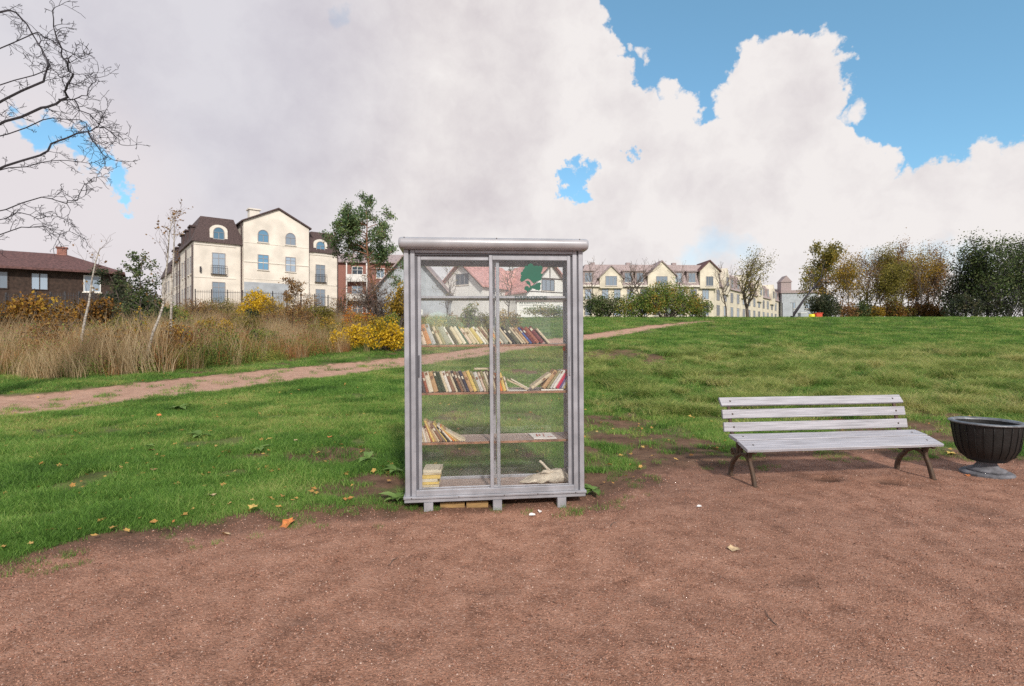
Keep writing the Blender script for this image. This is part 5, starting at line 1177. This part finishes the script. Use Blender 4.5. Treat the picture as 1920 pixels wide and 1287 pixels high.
    low1 = [(498,538),(540,524),(565,527),(588,555),(594,590),(600,612),(630,606),(662,600),(690,574),(720,560),(745,550),(785,568),(765,590),(762,615),(768,650),(755,680),(735,692),(712,682),(695,684),(670,666),(645,662),(622,650),(600,672),(585,690),(565,690),(545,712),(528,702),(518,688),(498,680),(482,662),(495,645),(490,626),(520,616),(545,614),(570,640),(586,632),(572,600),(552,584),(530,578),(528,558)]
    def pxl(x, y):
        u = 930 + x / 9.193; v = 470 + y / 9.193
        # onto the glass plane of the right door
        d = Vector(((u - U0) / F, 1, (H0 - v) / F)); o_ = cabM.inverted() @ Vector((0, 0, HC)); dd = cabM.inverted().to_3x3() @ d
        t = (.0085 - o_.y) / dd.y; p = o_ + dd * t; return p.x, p.z
    for poly in (crown, low1):
        q = [pxl(*p) for p in poly]; n = len(q); y = .0085
        m = MB(); m.add([(x, .0095, z) for x, z in q], [tuple(range(n))]); o = m.build('emblem', M['green'], d2)
        o.data.transform(Matrix.Translation((0, -.0042, 0)))
    def text(s, x0, x1, y0, y1):
        xa, zb = pxl(x0, y1); xb, zt = pxl(x1, y0)
        cu = bpy.data.curves.new('lettering', 'FONT'); cu.body = s; cu.size = 1; cu.offset = 0.018; ob = bpy.data.objects.new('lettering', cu); COL.objects.link(ob)
        bpy.context.view_layer.update(); me = bpy.data.meshes.new_from_object(ob); bpy.data.objects.remove(ob)
        co = np.array([v.co[:] for v in me.vertices]); mn, mx_ = co.min(0), co.max(0)
        for v in me.vertices: v.co = ((xa + (v.co.x - mn[0]) / (mx_[0] - mn[0]) * (xb - xa)), .0052, zb + (v.co.y - mn[1]) / (mx_[1] - mn[1]) * (zt - zb))
        me.materials.clear(); me.materials.append(M['gtext']); o = bpy.data.objects.new('lettering', me); COL.objects.link(o); o.parent = d2
    text('ПАРКОВОЕ', 325, 880, 785, 845); text('АГЕНТСТВО', 395, 820, 890, 925)
    xa, za = pxl(400, 950); xb, zb = pxl(900, 950); m = MB(); m.box(xa, xb, .0048, .0052, za - .001, za + .001); m.build('printed_line', M['gtext'], d2)
cabinet()

# ------------------------------------------------------------------ books
BC = {'cream': (0.62, 0.53, 0.38), 'pale pink': (0.62, 0.48, 0.40), 'orange': (0.50, 0.20, 0.08), 'grey blue': (0.42, 0.42, 0.44), 'dark brown': (0.07, 0.045, 0.035), 'beige': (0.56, 0.46, 0.32), 'tan': (0.46, 0.29, 0.15),
      'olive': (0.30, 0.27, 0.15), 'grey green': (0.33, 0.33, 0.27), 'white': (0.74, 0.71, 0.66), 'dark teal': (0.04, 0.09, 0.08), 'mustard': (0.55, 0.42, 0.13), 'brown': (0.22, 0.115, 0.07), 'black': (0.02, 0.02, 0.02),
      'dark olive': (0.10, 0.10, 0.06), 'blue': (0.06, 0.10, 0.32), 'maroon': (0.15, 0.02, 0.025), 'red brown': (0.30, 0.09, 0.05), 'dark green': (0.025, 0.05, 0.025), 'navy': (0.03, 0.035, 0.07), 'yellow': (0.68, 0.50, 0.16),
      'grey brown': (0.20, 0.16, 0.13), 'bright orange': (0.72, 0.22, 0.04), 'crimson': (0.55, 0.03, 0.09), 'purple': (0.12, 0.08, 0.25), 'light grey': (0.55, 0.54, 0.52), 'charcoal': (0.05, 0.045, 0.05), 'ivory': (0.66, 0.60, 0.48)}
def bookmat(n, c):
    m, nt, o = newmat('book cover ' + n); N = nt.nodes; L = nt.links
    p = N.new('ShaderNodeBsdfPrincipled'); L.new(p.outputs[0], o.inputs[0]); p.inputs['Roughness'].default_value = 0.6
    tc = N.new('ShaderNodeTexCoord'); oi = N.new('ShaderNodeObjectInfo')
    ad = N.new('ShaderNodeVectorMath'); ad.operation = 'ADD'; cb = N.new('ShaderNodeCombineXYZ'); mm = N.new('ShaderNodeMath'); mm.operation = 'MULTIPLY'; mm.inputs[1].default_value = 37; L.new(oi.outputs['Random'], mm.inputs[0]); L.new(mm.outputs[0], cb.inputs[2]); L.new(mm.outputs[0], cb.inputs[0])
    L.new(tc.outputs['Object'], ad.inputs[0]); L.new(cb.outputs[0], ad.inputs[1])
    mp = N.new('ShaderNodeMapping'); L.new(ad.outputs[0], mp.inputs[0]); mp.inputs['Scale'].default_value = (12, 1, 26)
    nz = N.new('ShaderNodeTexNoise'); L.new(mp.outputs[0], nz.inputs[0]); nz.inputs['Scale'].default_value = 2.2; nz.inputs['Detail'].default_value = 2
    dark = sum(c) / 3 < 0.2; c2 = tuple(min(1, v * 2.8 + 0.08) for v in c) if dark else tuple(v * 0.28 for v in c)
    cr = N.new('ShaderNodeValToRGB'); L.new(nz.outputs[0], cr.inputs[0]); cr.color_ramp.elements[0].position = 0.62; cr.color_ramp.elements[1].position = 0.68
    cr.color_ramp.elements[0].color = (*c, 1); cr.color_ramp.elements[1].color = (*[0.55 * a + 0.45 * b for a, b in zip(c2, c)], 1)
    n2 = N.new('ShaderNodeTexNoise'); L.new(tc.outputs['Object'], n2.inputs[0]); n2.inputs['Scale'].default_value = 45; n2.inputs['Detail'].default_value = 4
    mx = N.new('ShaderNodeMix'); mx.data_type = 'RGBA'; mx.blend_type = 'MULTIPLY'; mx.inputs[0].default_value = 0.5; L.new(cr.outputs[0], mx.inputs[6])
    c3 = N.new('ShaderNodeValToRGB'); L.new(n2.outputs[0], c3.inputs[0]); c3.color_ramp.elements[0].color = (0.45, 0.45, 0.45, 1); c3.color_ramp.elements[1].color = (1.3, 1.3, 1.3, 1); L.new(c3.outputs[0], mx.inputs[7])
    L.new(mx.outputs[2], p.inputs['Base Color']); return m
BM = {k: bookmat(k, v) for k, v in BC.items()}
M['paper'] = pm('yellowed paper', (0.62, 0.54, 0.40), 0.9, 0.15, 40, 0.3, 200, stretch=(30, 1, 1))
PX = 336.0 / CW      # px per metre on the front plane
def s_of(u):
    # cabinet s coordinate of a column at shelf front depth
    d = Vector(((u - U0) / F, 1, 0)); o_ = cabM.inverted() @ Vector((0, 0, HC)); dd = cabM.inverted().to_3x3() @ d
    t = (.075 - o_.y) / dd.y; return (o_ + dd * t).x
def book(s, z, t, h, ang, col, label, group, depth=.135, y0=.072, roll=0.0, name='book', cat='book', flat=False, yaw=0.0):
    # local book: x thickness, y depth, z height, pivot at the lower left (leaning left) or lower right corner
    mat = cabM @ Matrix.Translation((s, y0, z)) @ Matrix.Rotation(yaw, 4, 'Z') @ Matrix.Rotation(-ang, 4, 'Y')
    r = empty(name, label=label, cat=cat, group=group); r.matrix_world = mat
    off = 0 if ang >= 0 or flat else -t
    c = MB(); e = .0018 if t > .012 else .0009
    # rounded spine, two boards
    k = 5; sp = [(off + t * i / k, -.004 * math.sin(math.pi * i / k) if t > .01 else -.001) for i in range(k + 1)]
    c.prism(sp + [(off + t, .004), (off, .004)], 0, h, axis='z'); c.box(off, off + e, .004, depth, 0, h); c.box(off + t - e, off + t, .004, depth, 0, h)
    c.build('cover', BM[col], r)
    if t > .014 and (int(s * 1000) % 3):
        q0 = .55 + .3 * ((s * 37) % 1); b = MB(); b.box(off + t * .22, off + t * .78, -.0056, -.0044, h * q0, h * min(.97, q0 + .14))
        b.build('title_band', BM['ivory' if sum(BC[col]) < .6 else 'brown'], r)
    p_ = MB(); p_.box(off + e, off + t - e, .0042, depth - .004, .003, h - .003); p_.build('pages', M['paper'], r)
    return r
ORD = ['first', 'second', 'third', 'fourth', 'fifth', 'sixth', 'seventh', 'eighth', 'ninth', 'tenth', 'eleventh', 'twelfth', 'thirteenth', 'fourteenth', 'fifteenth', 'sixteenth', 'seventeenth', 'eighteenth', 'nineteenth', 'twentieth']
def row(items, z, angs, top, rowname, group, y0=.072, slope=0.0):
    rr = random.Random(len(items)); names = [i[2] for i in items]; labs = []
    for k, it in enumerate(items):
        l = names[k - 1] if k else None; r_ = names[k + 1] if k < len(items) - 1 else None
        if l is None: lab = f"{names[k]} book at the left end of the {rowname}"
        elif r_ is None: lab = f"{names[k]} book at the right end of the {rowname}"
        else: lab = f"{names[k]} book between a {l} and a {r_} one in the {rowname}"
        labs.append(lab)
    for k, it in enumerate(items):
        if labs.count(labs[k]) > 1:
            n_ = labs[:k + 1].count(labs[k]); lab = labs[k] + (', nearer the left' if n_ == 1 else ', farther right')
        else: lab = labs[k]
        u, w, col = it[:3]; h_px = it[3] if len(it) > 3 else None
        a = np.interp(u, [q[0] for q in angs], [q[1] for q in angs]); s = s_of(u)
        vert = (h_px if h_px else np.interp(u, [q[0] for q in top], [q[1] for q in top]) + rr.uniform(-1.5, 1.5)) * 4.27 / F
        t = w * 4.3 / F * math.cos(R(a)); h = max(.05, (vert - t * math.sin(R(a))) / math.cos(R(a)))
        book(s, z, t, h, R(a), col, lab, group, y0=y0 + rr.uniform(0, .006))
Z2, Z3, Z4, Z5 = 1.2715, .8875, .4875, .1035
r2 = [(792.5, 7.5, 'pale pink', 26), (800.5, 9.5, 'orange', 40), (810.5, 8, 'grey blue', 40), (819, 5.5, 'dark brown', 33), (825, 6, 'beige'), (831.5, 5.5, 'olive'), (837.5, 11, 'grey green'), (849, 4, 'white'), (853.5, 8, 'dark brown'), (862, 7, 'cream'), (869.5, 7, 'ivory'), (877, 3.5, 'dark teal'), (881, 6.5, 'pale pink'), (888, 7.5, 'beige'),
      (896, 4.5, 'cream'), (901, 7.5, 'mustard'), (909, 5, 'white'), (914.5, 4.5, 'ivory'), (919.5, 5, 'brown'), (925, 4.5, 'cream'), (930, 5, 'olive'), (935.5, 5.5, 'bright orange', 30), (941.5, 5, 'ivory'), (947, 10, 'grey green'), (957.5, 5, 'cream'), (963, 6, 'black'), (969.5, 8.5, 'dark olive'), (978.5, 4.5, 'cream'), (983.5, 4.5, 'beige'), (988.5, 5.5, 'tan'), (994.5, 5, 'blue'), (1000, 6, 'maroon'), (1006.5, 8, 'red brown'), (1015, 9, 'maroon'), (1028, 5.5, 'cream', 31)]
row(r2, Z2, [(790, 17), (803, 20), (838, 28), (855, 31), (910, 37), (1030, 41)], [(790, 37), (830, 36), (870, 34), (960, 33.5), (1030, 33)], 'upper row', 'books in the upper row')
r3 = [(786.5, 4, 'red brown'), (791, 7, 'charcoal'), (798.5, 5, 'red brown'), (804, 8.5, 'ivory'), (813, 9, 'tan'), (822.5, 6, 'dark green'), (829, 6.5, 'dark green'), (836, 5, 'cream'), (841.5, 5.5, 'white'), (847.5, 6.5, 'brown'), (854.5, 4, 'cream'), (859, 5, 'black'), (864.5, 5, 'brown'), (870, 4.5, 'grey brown'), (875, 5.5, 'navy'), (881, 7, 'tan'), (888.5, 6, 'yellow'), (895, 4.5, 'olive'), (900, 7, 'light grey'), (907.5, 4.5, 'pale pink'), (912.5, 4.5, 'olive'), (917.5, 4.5, 'ivory'), (922.5, 4.5, 'grey brown'), (927.5, 5, 'beige'), (933, 4, 'brown'), (937.5, 5.5, 'bright orange', 36), (943.5, 6, 'yellow', 36), (950, 3.5, 'ivory', 28)]
row(r3, Z3, [(786, 13), (805, 15), (865, 23), (905, 21), (950, 16)], [(786, 40), (835, 41), (880, 40), (950, 38)], 'middle row', 'books in the middle row')
r4 = [(788, 4, 'ivory', 28), (792.5, 3, 'beige', 27), (796, 3, 'white', 27), (799.5, 3, 'pale pink', 26), (803, 3.5, 'cream', 27), (807, 2.5, 'red brown', 34), (810, 4.5, 'yellow', 42), (815, 4, 'tan', 40), (819.5, 4.5, 'beige', 38), (824.5, 6, 'brown', 37), (831, 3.5, 'grey brown', 33), (835, 3.5, 'yellow', 36), (839, 4.5, 'black', 30), (844, 4.5, 'ivory', 33), (849, 3.5, 'bright orange', 30), (853, 4, 'yellow', 29), (857.5, 3.5, 'tan', 26), (861.5, 4, 'cream', 23), (866, 4, 'ivory', 19), (870.5, 4, 'cream', 15)]
row(r4, Z4, [(788, 12), (800, 16), (812, 24), (830, 34), (850, 44), (862, 54), (871, 62)], [(788, 38), (870, 20)], 'lower row', 'thin books in the lower row')
G3 = 'books in the middle row'
# leaning the other way and lying ones on the middle shelf
def lean_right(u, w, v_px, a, col, lab, z=Z3 + .012): s = s_of(u); t = w * 4.35 / F; book(s, z, t, v_px * 4.3 / F / math.cos(R(a)), -R(a), col, lab, G3)
book(s_of(952), Z3, .011, .165, R(90) - .02, 'light grey', 'flat grey book lying under the slumped books on the middle shelf', G3) if False else None
def lying(s, z, L_, t, col, lab, group, depth=.12, tilt=0.0, yaw=0.0, y0=.075, name='book', cat='book'):
    mat = cabM @ Matrix.Translation((s, y0, z)) @ Matrix.Rotation(yaw, 4, 'Z') @ Matrix.Rotation(tilt, 4, 'Y')
    r = empty(name, label=label_ if False else lab, cat=cat, group=group); r.matrix_world = mat
    e = .0015; c = MB(); c.box(0, L_, 0, depth, 0, e); c.box(0, L_, 0, depth, t - e, t); c.box(0, L_, -.001, .003, e, t - e); c.build('cover', BM[col], r)
    p_ = MB(); p_.box(.003, L_ - .003, .0032, depth - .003, e, t - e); p_.build('pages', M['paper'], r); return r
lying(s_of(953), Z3, .15, .010, 'light grey', 'flat pale book under the slumped ones on the middle shelf', G3)
lying(s_of(950), Z3 + .088, .185, .013, 'beige', 'slumped beige book sliding down to the right on the middle shelf', G3, tilt=R(26))
lying(s_of(957), Z3 + .094, .17, .010, 'ivory', 'ivory book slumped on top of the beige sliding one', G3, tilt=R(29))
lying(s_of(1014), Z3, .185, .012, 'white', 'white book lying flat under the right leaning books', G3)
for (u, w, v, a, c, lab) in [(998, 5.5, 27, 54, 'cream', 'cream book leaning far right alone in the gap of the middle shelf'), (1021, 7, 33, 37, 'tan', 'tan book, first of those leaning right on the middle shelf'), (1028, 4.5, 33, 36, 'olive', 'olive book right of the tan one leaning right'),
                             (1034, 4.5, 34, 34, 'light grey', 'light grey book in the right leaning group'), (1039.5, 4.5, 34, 33, 'white', 'white book beside the crimson one leaning right'), (1046, 6, 34, 32, 'crimson', 'crimson book leaning right near the end of the middle shelf'),
                             (1050.5, 3.5, 32, 31, 'purple', 'thin purple book behind the crimson one'), (1055, 4, 28, 31, 'grey blue', 'grey blue book right of the purple one'), (1059, 4, 24, 30, 'mustard', 'short mustard book at the right end of the middle shelf')]:
    lean_right(u, w, v, a, c, lab)
lying(s_of(889) , Z3 + .180, .155, .010, 'cream', 'cream book lying flat on top of the middle row', G3, depth=.11)
# magazine, paper pile, tote bag
def magazine():
    r = empty('magazine', label='white magazine with red print lying on the lower right shelf', cat='magazine'); r.matrix_world = cabM @ Matrix.Translation((s_of(1000), .09, Z4)) @ Matrix.Rotation(R(-3), 4, 'Z')
    m = MB(); m.add([(0, 0, .001), (.19, 0, .001), (.165, .2, .001), (-.03, .2, .001), (0, 0, .009), (.19, 0, .008), (.165, .2, .014), (-.03, .2, .012)], [(0, 3, 2, 1), (4, 5, 6, 7), (0, 1, 5, 4), (1, 2, 6, 5), (2, 3, 7, 6), (3, 0, 4, 7)]); m.build('pages', M['paper_w'], r)
    m = MB()
    for (x, y, w, h) in ((.03, .05, .012, .1), (.05, .08, .015, .05), (.09, .04, .006, .13), (.12, .03, .04, .012)): m.box(x, x + w, y, y + h, .0135, .0142)
    m.build('print', M['redprint'], r)
M['paper_w'] = pm('white paper', (0.74, 0.71, 0.70), 0.7, 0.06, 30); M['redprint'] = pm('faded red print', (0.55, 0.16, 0.12), 0.7, 0.2, 50)
magazine()
zz = Z5; rr = random.Random(5)
for k, (t, c, lab) in enumerate([(.024, 'ivory', 'ivory pamphlet bundle at the bottom of the pile'), (.020, 'cream', 'cream pamphlet, second from the bottom of the pile'), (.022, 'yellow', 'yellowed pamphlet bundle, third from the bottom of the pile'), (.026, 'ivory', 'pale pamphlet bundle in the middle of the pile'),
                                (.030, 'yellow', 'thick yellowed bundle bulging right in the pile'), (.018, 'cream', 'thin cream pamphlet just below the top bundle'), (.026, 'ivory', 'ivory pamphlet bundle on top of the pile')]):
    lying(.118 + rr.uniform(0, .012) + (.01 if k > 3 else 0), zz, .135 + (.012 if k > 3 else -.006) + rr.uniform(-.005, .005), t - .002, c, lab + ' at lower left', 'paper pile in the lower left corner', depth=.19, yaw=R(rr.uniform(-4, 4)), tilt=R(rr.uniform(-.6, .6)), y0=.075); zz += t
def tote():
    r = empty('tote_bag', label='crumpled off-white canvas bag lying on the cabinet floor at right', cat='bag'); r.matrix_world = cabM @ Matrix.Translation((.93, .10, Z5))
    rs = np.random.RandomState(3); nu, nv = 46, 30; V = []
    for i in range(nu):
        t = i / (nu - 1); x = .40 * t
        hh = np.interp(t, [0, .1, .3, .5, .75, .9, 1], [.004, .018, .055, .075, .095, .10, .07]); dd = np.interp(t, [0, .15, .5, 1], [.01, .07, .11, .10])
        for j in range(nv):
            a = 2 * math.pi * j / nv; w = 1 + .16 * (fbm(np.array([t * 9]), np.array([j * .35]))[0] - .5) * 2 + .07 * math.sin(t * 23 + 3 * math.cos(a))
            y = .10 + dd * math.cos(a) * w; z = max(.0, hh * .5 + hh * .55 * math.sin(a) * w); V.append((x + .01 * math.sin(5 * a + t * 9), y, z + .001))
    Fq = [(i * nv + j, i * nv + (j + 1) % nv, (i + 1) * nv + (j + 1) % nv, (i + 1) * nv + j) for i in range(nu - 1) for j in range(nv)]
    m = MB(); m.add(V, Fq + [tuple(range(nv)), tuple((nu - 1) * nv + j for j in range(nv))]); m.build('body', M['canvas'], r, True)
    m = MB(); m.tube([(.165, .07, .185), (.19, .07, .165), (.225, .065, .125), (.255, .06, .10), (.30, .06, .092), (.34, .06, .095), (.37, .07, .11), (.38, .09, .10)], [.009, .011, .011, .012, .011, .010, .012, .01], 8); m.build('handle', M['canvas'], r, True)
    m = MB(); m.tube([(.17, .08, .075), (.2, .06, .098), (.24, .055, .094), (.26, .06, .085)], [.006, .013, .015, .006], 8); m.build('fold', M['canvas'], r, True)
tote()
for k, (x0, x1) in enumerate(((.27, .465), (.48, .655))):
    m = MB(); m.bbox(x0, x1, .05, .24, -.05, .004, .003); o = m.build('timber_block', M['wood_new'], None); o.matrix_world = cabM.copy()
    tag(o, ['raw yellow timber block under the cabinet by its left foot', 'raw yellow timber block under the cabinet by its middle foot'][k], 'timber', 'timber blocks under the cabinet')

# ------------------------------------------------------------------ bench
bench = empty('park_bench', (2.085, 4.715, 0), (0, 0, R(7.5)), label='pale grey slatted park bench with rusty cast iron legs on the gravel', cat='bench')
def chamf(d0, z0, d1, z1, t, c=.004):
    # plank cross-section from lower front (d0,z0) to rear (d1,z1), thickness t below/behind
    a = Vector((d1 - d0, z1 - z0)); L_ = a.length; a.normalize(); n = Vector((a.y, -a.x))
    P = [(0, c), (c, 0), (L_ - c, 0), (L_, c), (L_, t - c), (L_ - c, t), (c, t), (0, t - c)]
    return [(d0 + a.x * p + n.x * q, z0 + a.y * p + n.y * q) for p, q in P]
def make_bench():
    Ls = 1.96; P = M['bench_paint']
    slats = [(0.0, .335, .16, .385, .028), (.17, .393, .315, .418, .028), (.392, .425, .405, .512, -.022), (.417, .548, .434, .632, -.022), (.440, .672, .497, .744, -.026)]
    for i, (d0, z0, d1, z1, t) in enumerate(slats):
        pr = chamf(d0, z0, d1, z1, abs(t))
        m = MB(); k = 14; n = len(pr); rr_ = random.Random(i)
        vs = []
        for j in range(k + 1):
            x = Ls * j / k; w = rr_.gauss(0, .0008)
            vs += [(x, a, b + w) for a, b in pr]
        fs = [(j * n + q, j * n + (q + 1) % n, (j + 1) * n + (q + 1) % n, (j + 1) * n + q) for j in range(k) for q in range(n)] + [tuple(range(n - 1, -1, -1)), tuple(k * n + q for q in range(n))]
        m.add(vs, fs); m.build('slat', P, bench)
        # bolts
        dx, dz = (d1 - d0), (z1 - z0); L_ = math.hypot(dx, dz); nx, nz_ = -dz / L_, dx / L_
        for x in (.1, Ls - .1):
            c = Vector((x, d0 + dx * .5, z0 + dz * .5)); nn = Vector((0, nx, nz_))
            m = MB(); m.tube([c - nn * .002, c + nn * .0025], .009, 8); m.build('bolt', M['screw'], bench)
    def side(x):
        e = bpy.data.objects.new('leg_frame', None); COL.objects.link(e); e.parent = bench
        def bar(name, pts, w, cap=.013):
            # flat cast bar swept in the y-z plane
            q = []
            pts = [Vector(p) for p in pts]
            for i in range(len(pts) - 1):
                p0 = pts[max(i - 1, 0)]; p1 = pts[i]; p2 = pts[i + 1]; p3 = pts[min(i + 2, len(pts) - 1)]
                for t in (0, .25, .5, .75): q.append(.5 * ((2 * p1) + (-p0 + p2) * t + (2 * p0 - 5 * p1 + 4 * p2 - p3) * t * t + (-p0 + 3 * p1 - 3 * p2 + p3) * t ** 3))
            q.append(pts[-1]); m = MB(); vs = []
            for i, p in enumerate(q):
                t = (q[min(i + 1, len(q) - 1)] - q[max(i - 1, 0)]).normalized(); n = Vector((-t.y, t.x))
                ww = w * (1.25 - .5 * i / len(q))
                for a, b in ((-1, -1), (-.4, -1.25), (.4, -1.25), (1, -1), (1, 1), (.4, 1.25), (-.4, 1.25), (-1, 1)): vs.append((x + b * cap, p.x + n.x * ww * a, p.y + n.y * ww * a))
            k = 8; fs = [(i * k + j, i * k + (j + 1) % k, (i + 1) * k + (j + 1) % k, (i + 1) * k + j) for i in range(len(q) - 1) for j in range(k)] + [tuple(range(k - 1, -1, -1)), tuple((len(q) - 1) * k + j for j in range(k))]
            m.add(vs, fs); m.build(name, M['iron'], e, True)
        bar('front_leg', [(.03, -.02), (.045, .05), (.075, .13), (.11, .21), (.10, .28), (.07, .325)], .017)
        bar('rear_leg', [(.43, -.02), (.425, .06), (.39, .14), (.33, .20), (.30, .27), (.31, .36)], .018)
        bar('arch', [(.105, .20), (.15, .235), (.21, .25), (.27, .235), (.335, .195)], .014)
        bar('ring', [(.13, .27), (.16, .31), (.20, .32), (.24, .30), (.25, .27), (.22, .245), (.17, .245), (.13, .27)], .010)
        bar('scroll', [(.33, .20), (.35, .25), (.385, .27), (.405, .245), (.39, .215), (.365, .225), (.37, .24)], .007)
        bar('scroll', [(.09, .27), (.12, .285), (.125, .315), (.10, .322), (.09, .305)], .006)
        bar('seat_bearer', [(.02, .302), (.08, .318), (.16, .345), (.24, .368), (.32, .385), (.39, .40)], .012)
        bar('back_upright', [(.33, .375), (.40, .40), (.43, .47), (.447, .56), (.468, .65), (.51, .725)], .011)
        for y in (.03, .43):
            m = MB(); m.bbox(x - .022, x + .022, y - .035, y + .035, -.012, .006, .003); m.build('foot_plate', M['iron'], e)
    side(.085); side(Ls - .085)
make_bench()

# ------------------------------------------------------------------ black urn bin
def urn():
    p = unproj(1850, 890); r = empty('litter_urn', (p.x, p.y, 0), label='black cast iron litter urn on a concrete foot right of the bench', cat='litter bin')
    m = MB(); m.lathe([(0, -.03), (.21, -.03), (.21, .02), (.19, .034), (0, .036)], 24); m.build('base', M['concrete'], r)
    m = MB(); m.sm = True; m.lathe([(0, .035), (.15, .035), (.15, .055), (.10, .075), (.075, .11), (.09, .13)], 40); m.build('pedestal', M['concrete'], r)
    m = MB(); m.sm = True; m.lathe([(.085, .125), (.15, .14), (.20, .19), (.235, .26), (.25, .34), (.262, .42), (.272, .50)], 48)
    m.lathe([(.245, .50), (.235, .40), (.22, .28), (.17, .19), (0, .17)], 48)
    for k in range(24):
        a = 2 * math.pi * k / 24; m.tube([(math.cos(a) * q, math.sin(a) * q, z) for q, z in ((.10, .133), (.202, .19), (.238, .26), (.254, .34), (.266, .42), (.274, .49))], .0035, 5)
    m.build('bowl', M['black_iron'], r)
    m = MB(); m.sm = True; k = 48; m.lathe([(.244, .500), (.250, .516), (.272, .522), (.292, .516), (.298, .506), (.285, .498), (.262, .496), (.244, .500)], k); m.build('rim', M['rim'], r)
urn()

# ------------------------------------------------------------------ small litter
def litter():
    rs = np.random.RandomState(2)
    for u, v, s, lab, mat in [(1311, 951, .022, 'small white paper scrap on the gravel left of the bench', 'paper_w'), (998, 957, .03, 'torn pale scrap on the gravel before the cabinet', 'paper_w'), (1012, 951, .022, 'smaller pale scrap by the cabinet foot', 'paper_w'), (1765, 840, .03, 'white scrap in the grass right of the bench', 'paper_w')]:
        p = unproj(u, v); V, f = leafshape(rs, s, False); o = mesh_np('paper_scrap', V, f, M[mat]); o.location = (p.x, p.y, hz(p.x, p.y) + .006); o.rotation_euler = (-.2, .1, rs.rand() * 6); tag(o, lab, 'litter', 'paper scraps on the ground')
    for u, v, l, lab in [(1445, 1160, .14, 'short dry twig on the gravel in the foreground right'), (740, 1052, .12, 'thin twig on the gravel below the cabinet'), (1150, 985, .12, 'bent twig on the gravel right of the cabinet')]:
        p = unproj(u, v); a = rs.rand() * 3; m = MB(); m.tube([(-l / 2, 0, 0), (0, .012, .004), (l / 2, 0, .001)], [.002, .0025, .001], 5); o = m.build('twig', M['bark'], None); o.location = (p.x, p.y, hz(p.x, p.y) + .004); o.rotation_euler = (0, 0, a); tag(o, lab, 'twig', 'twigs on the gravel')
litter()
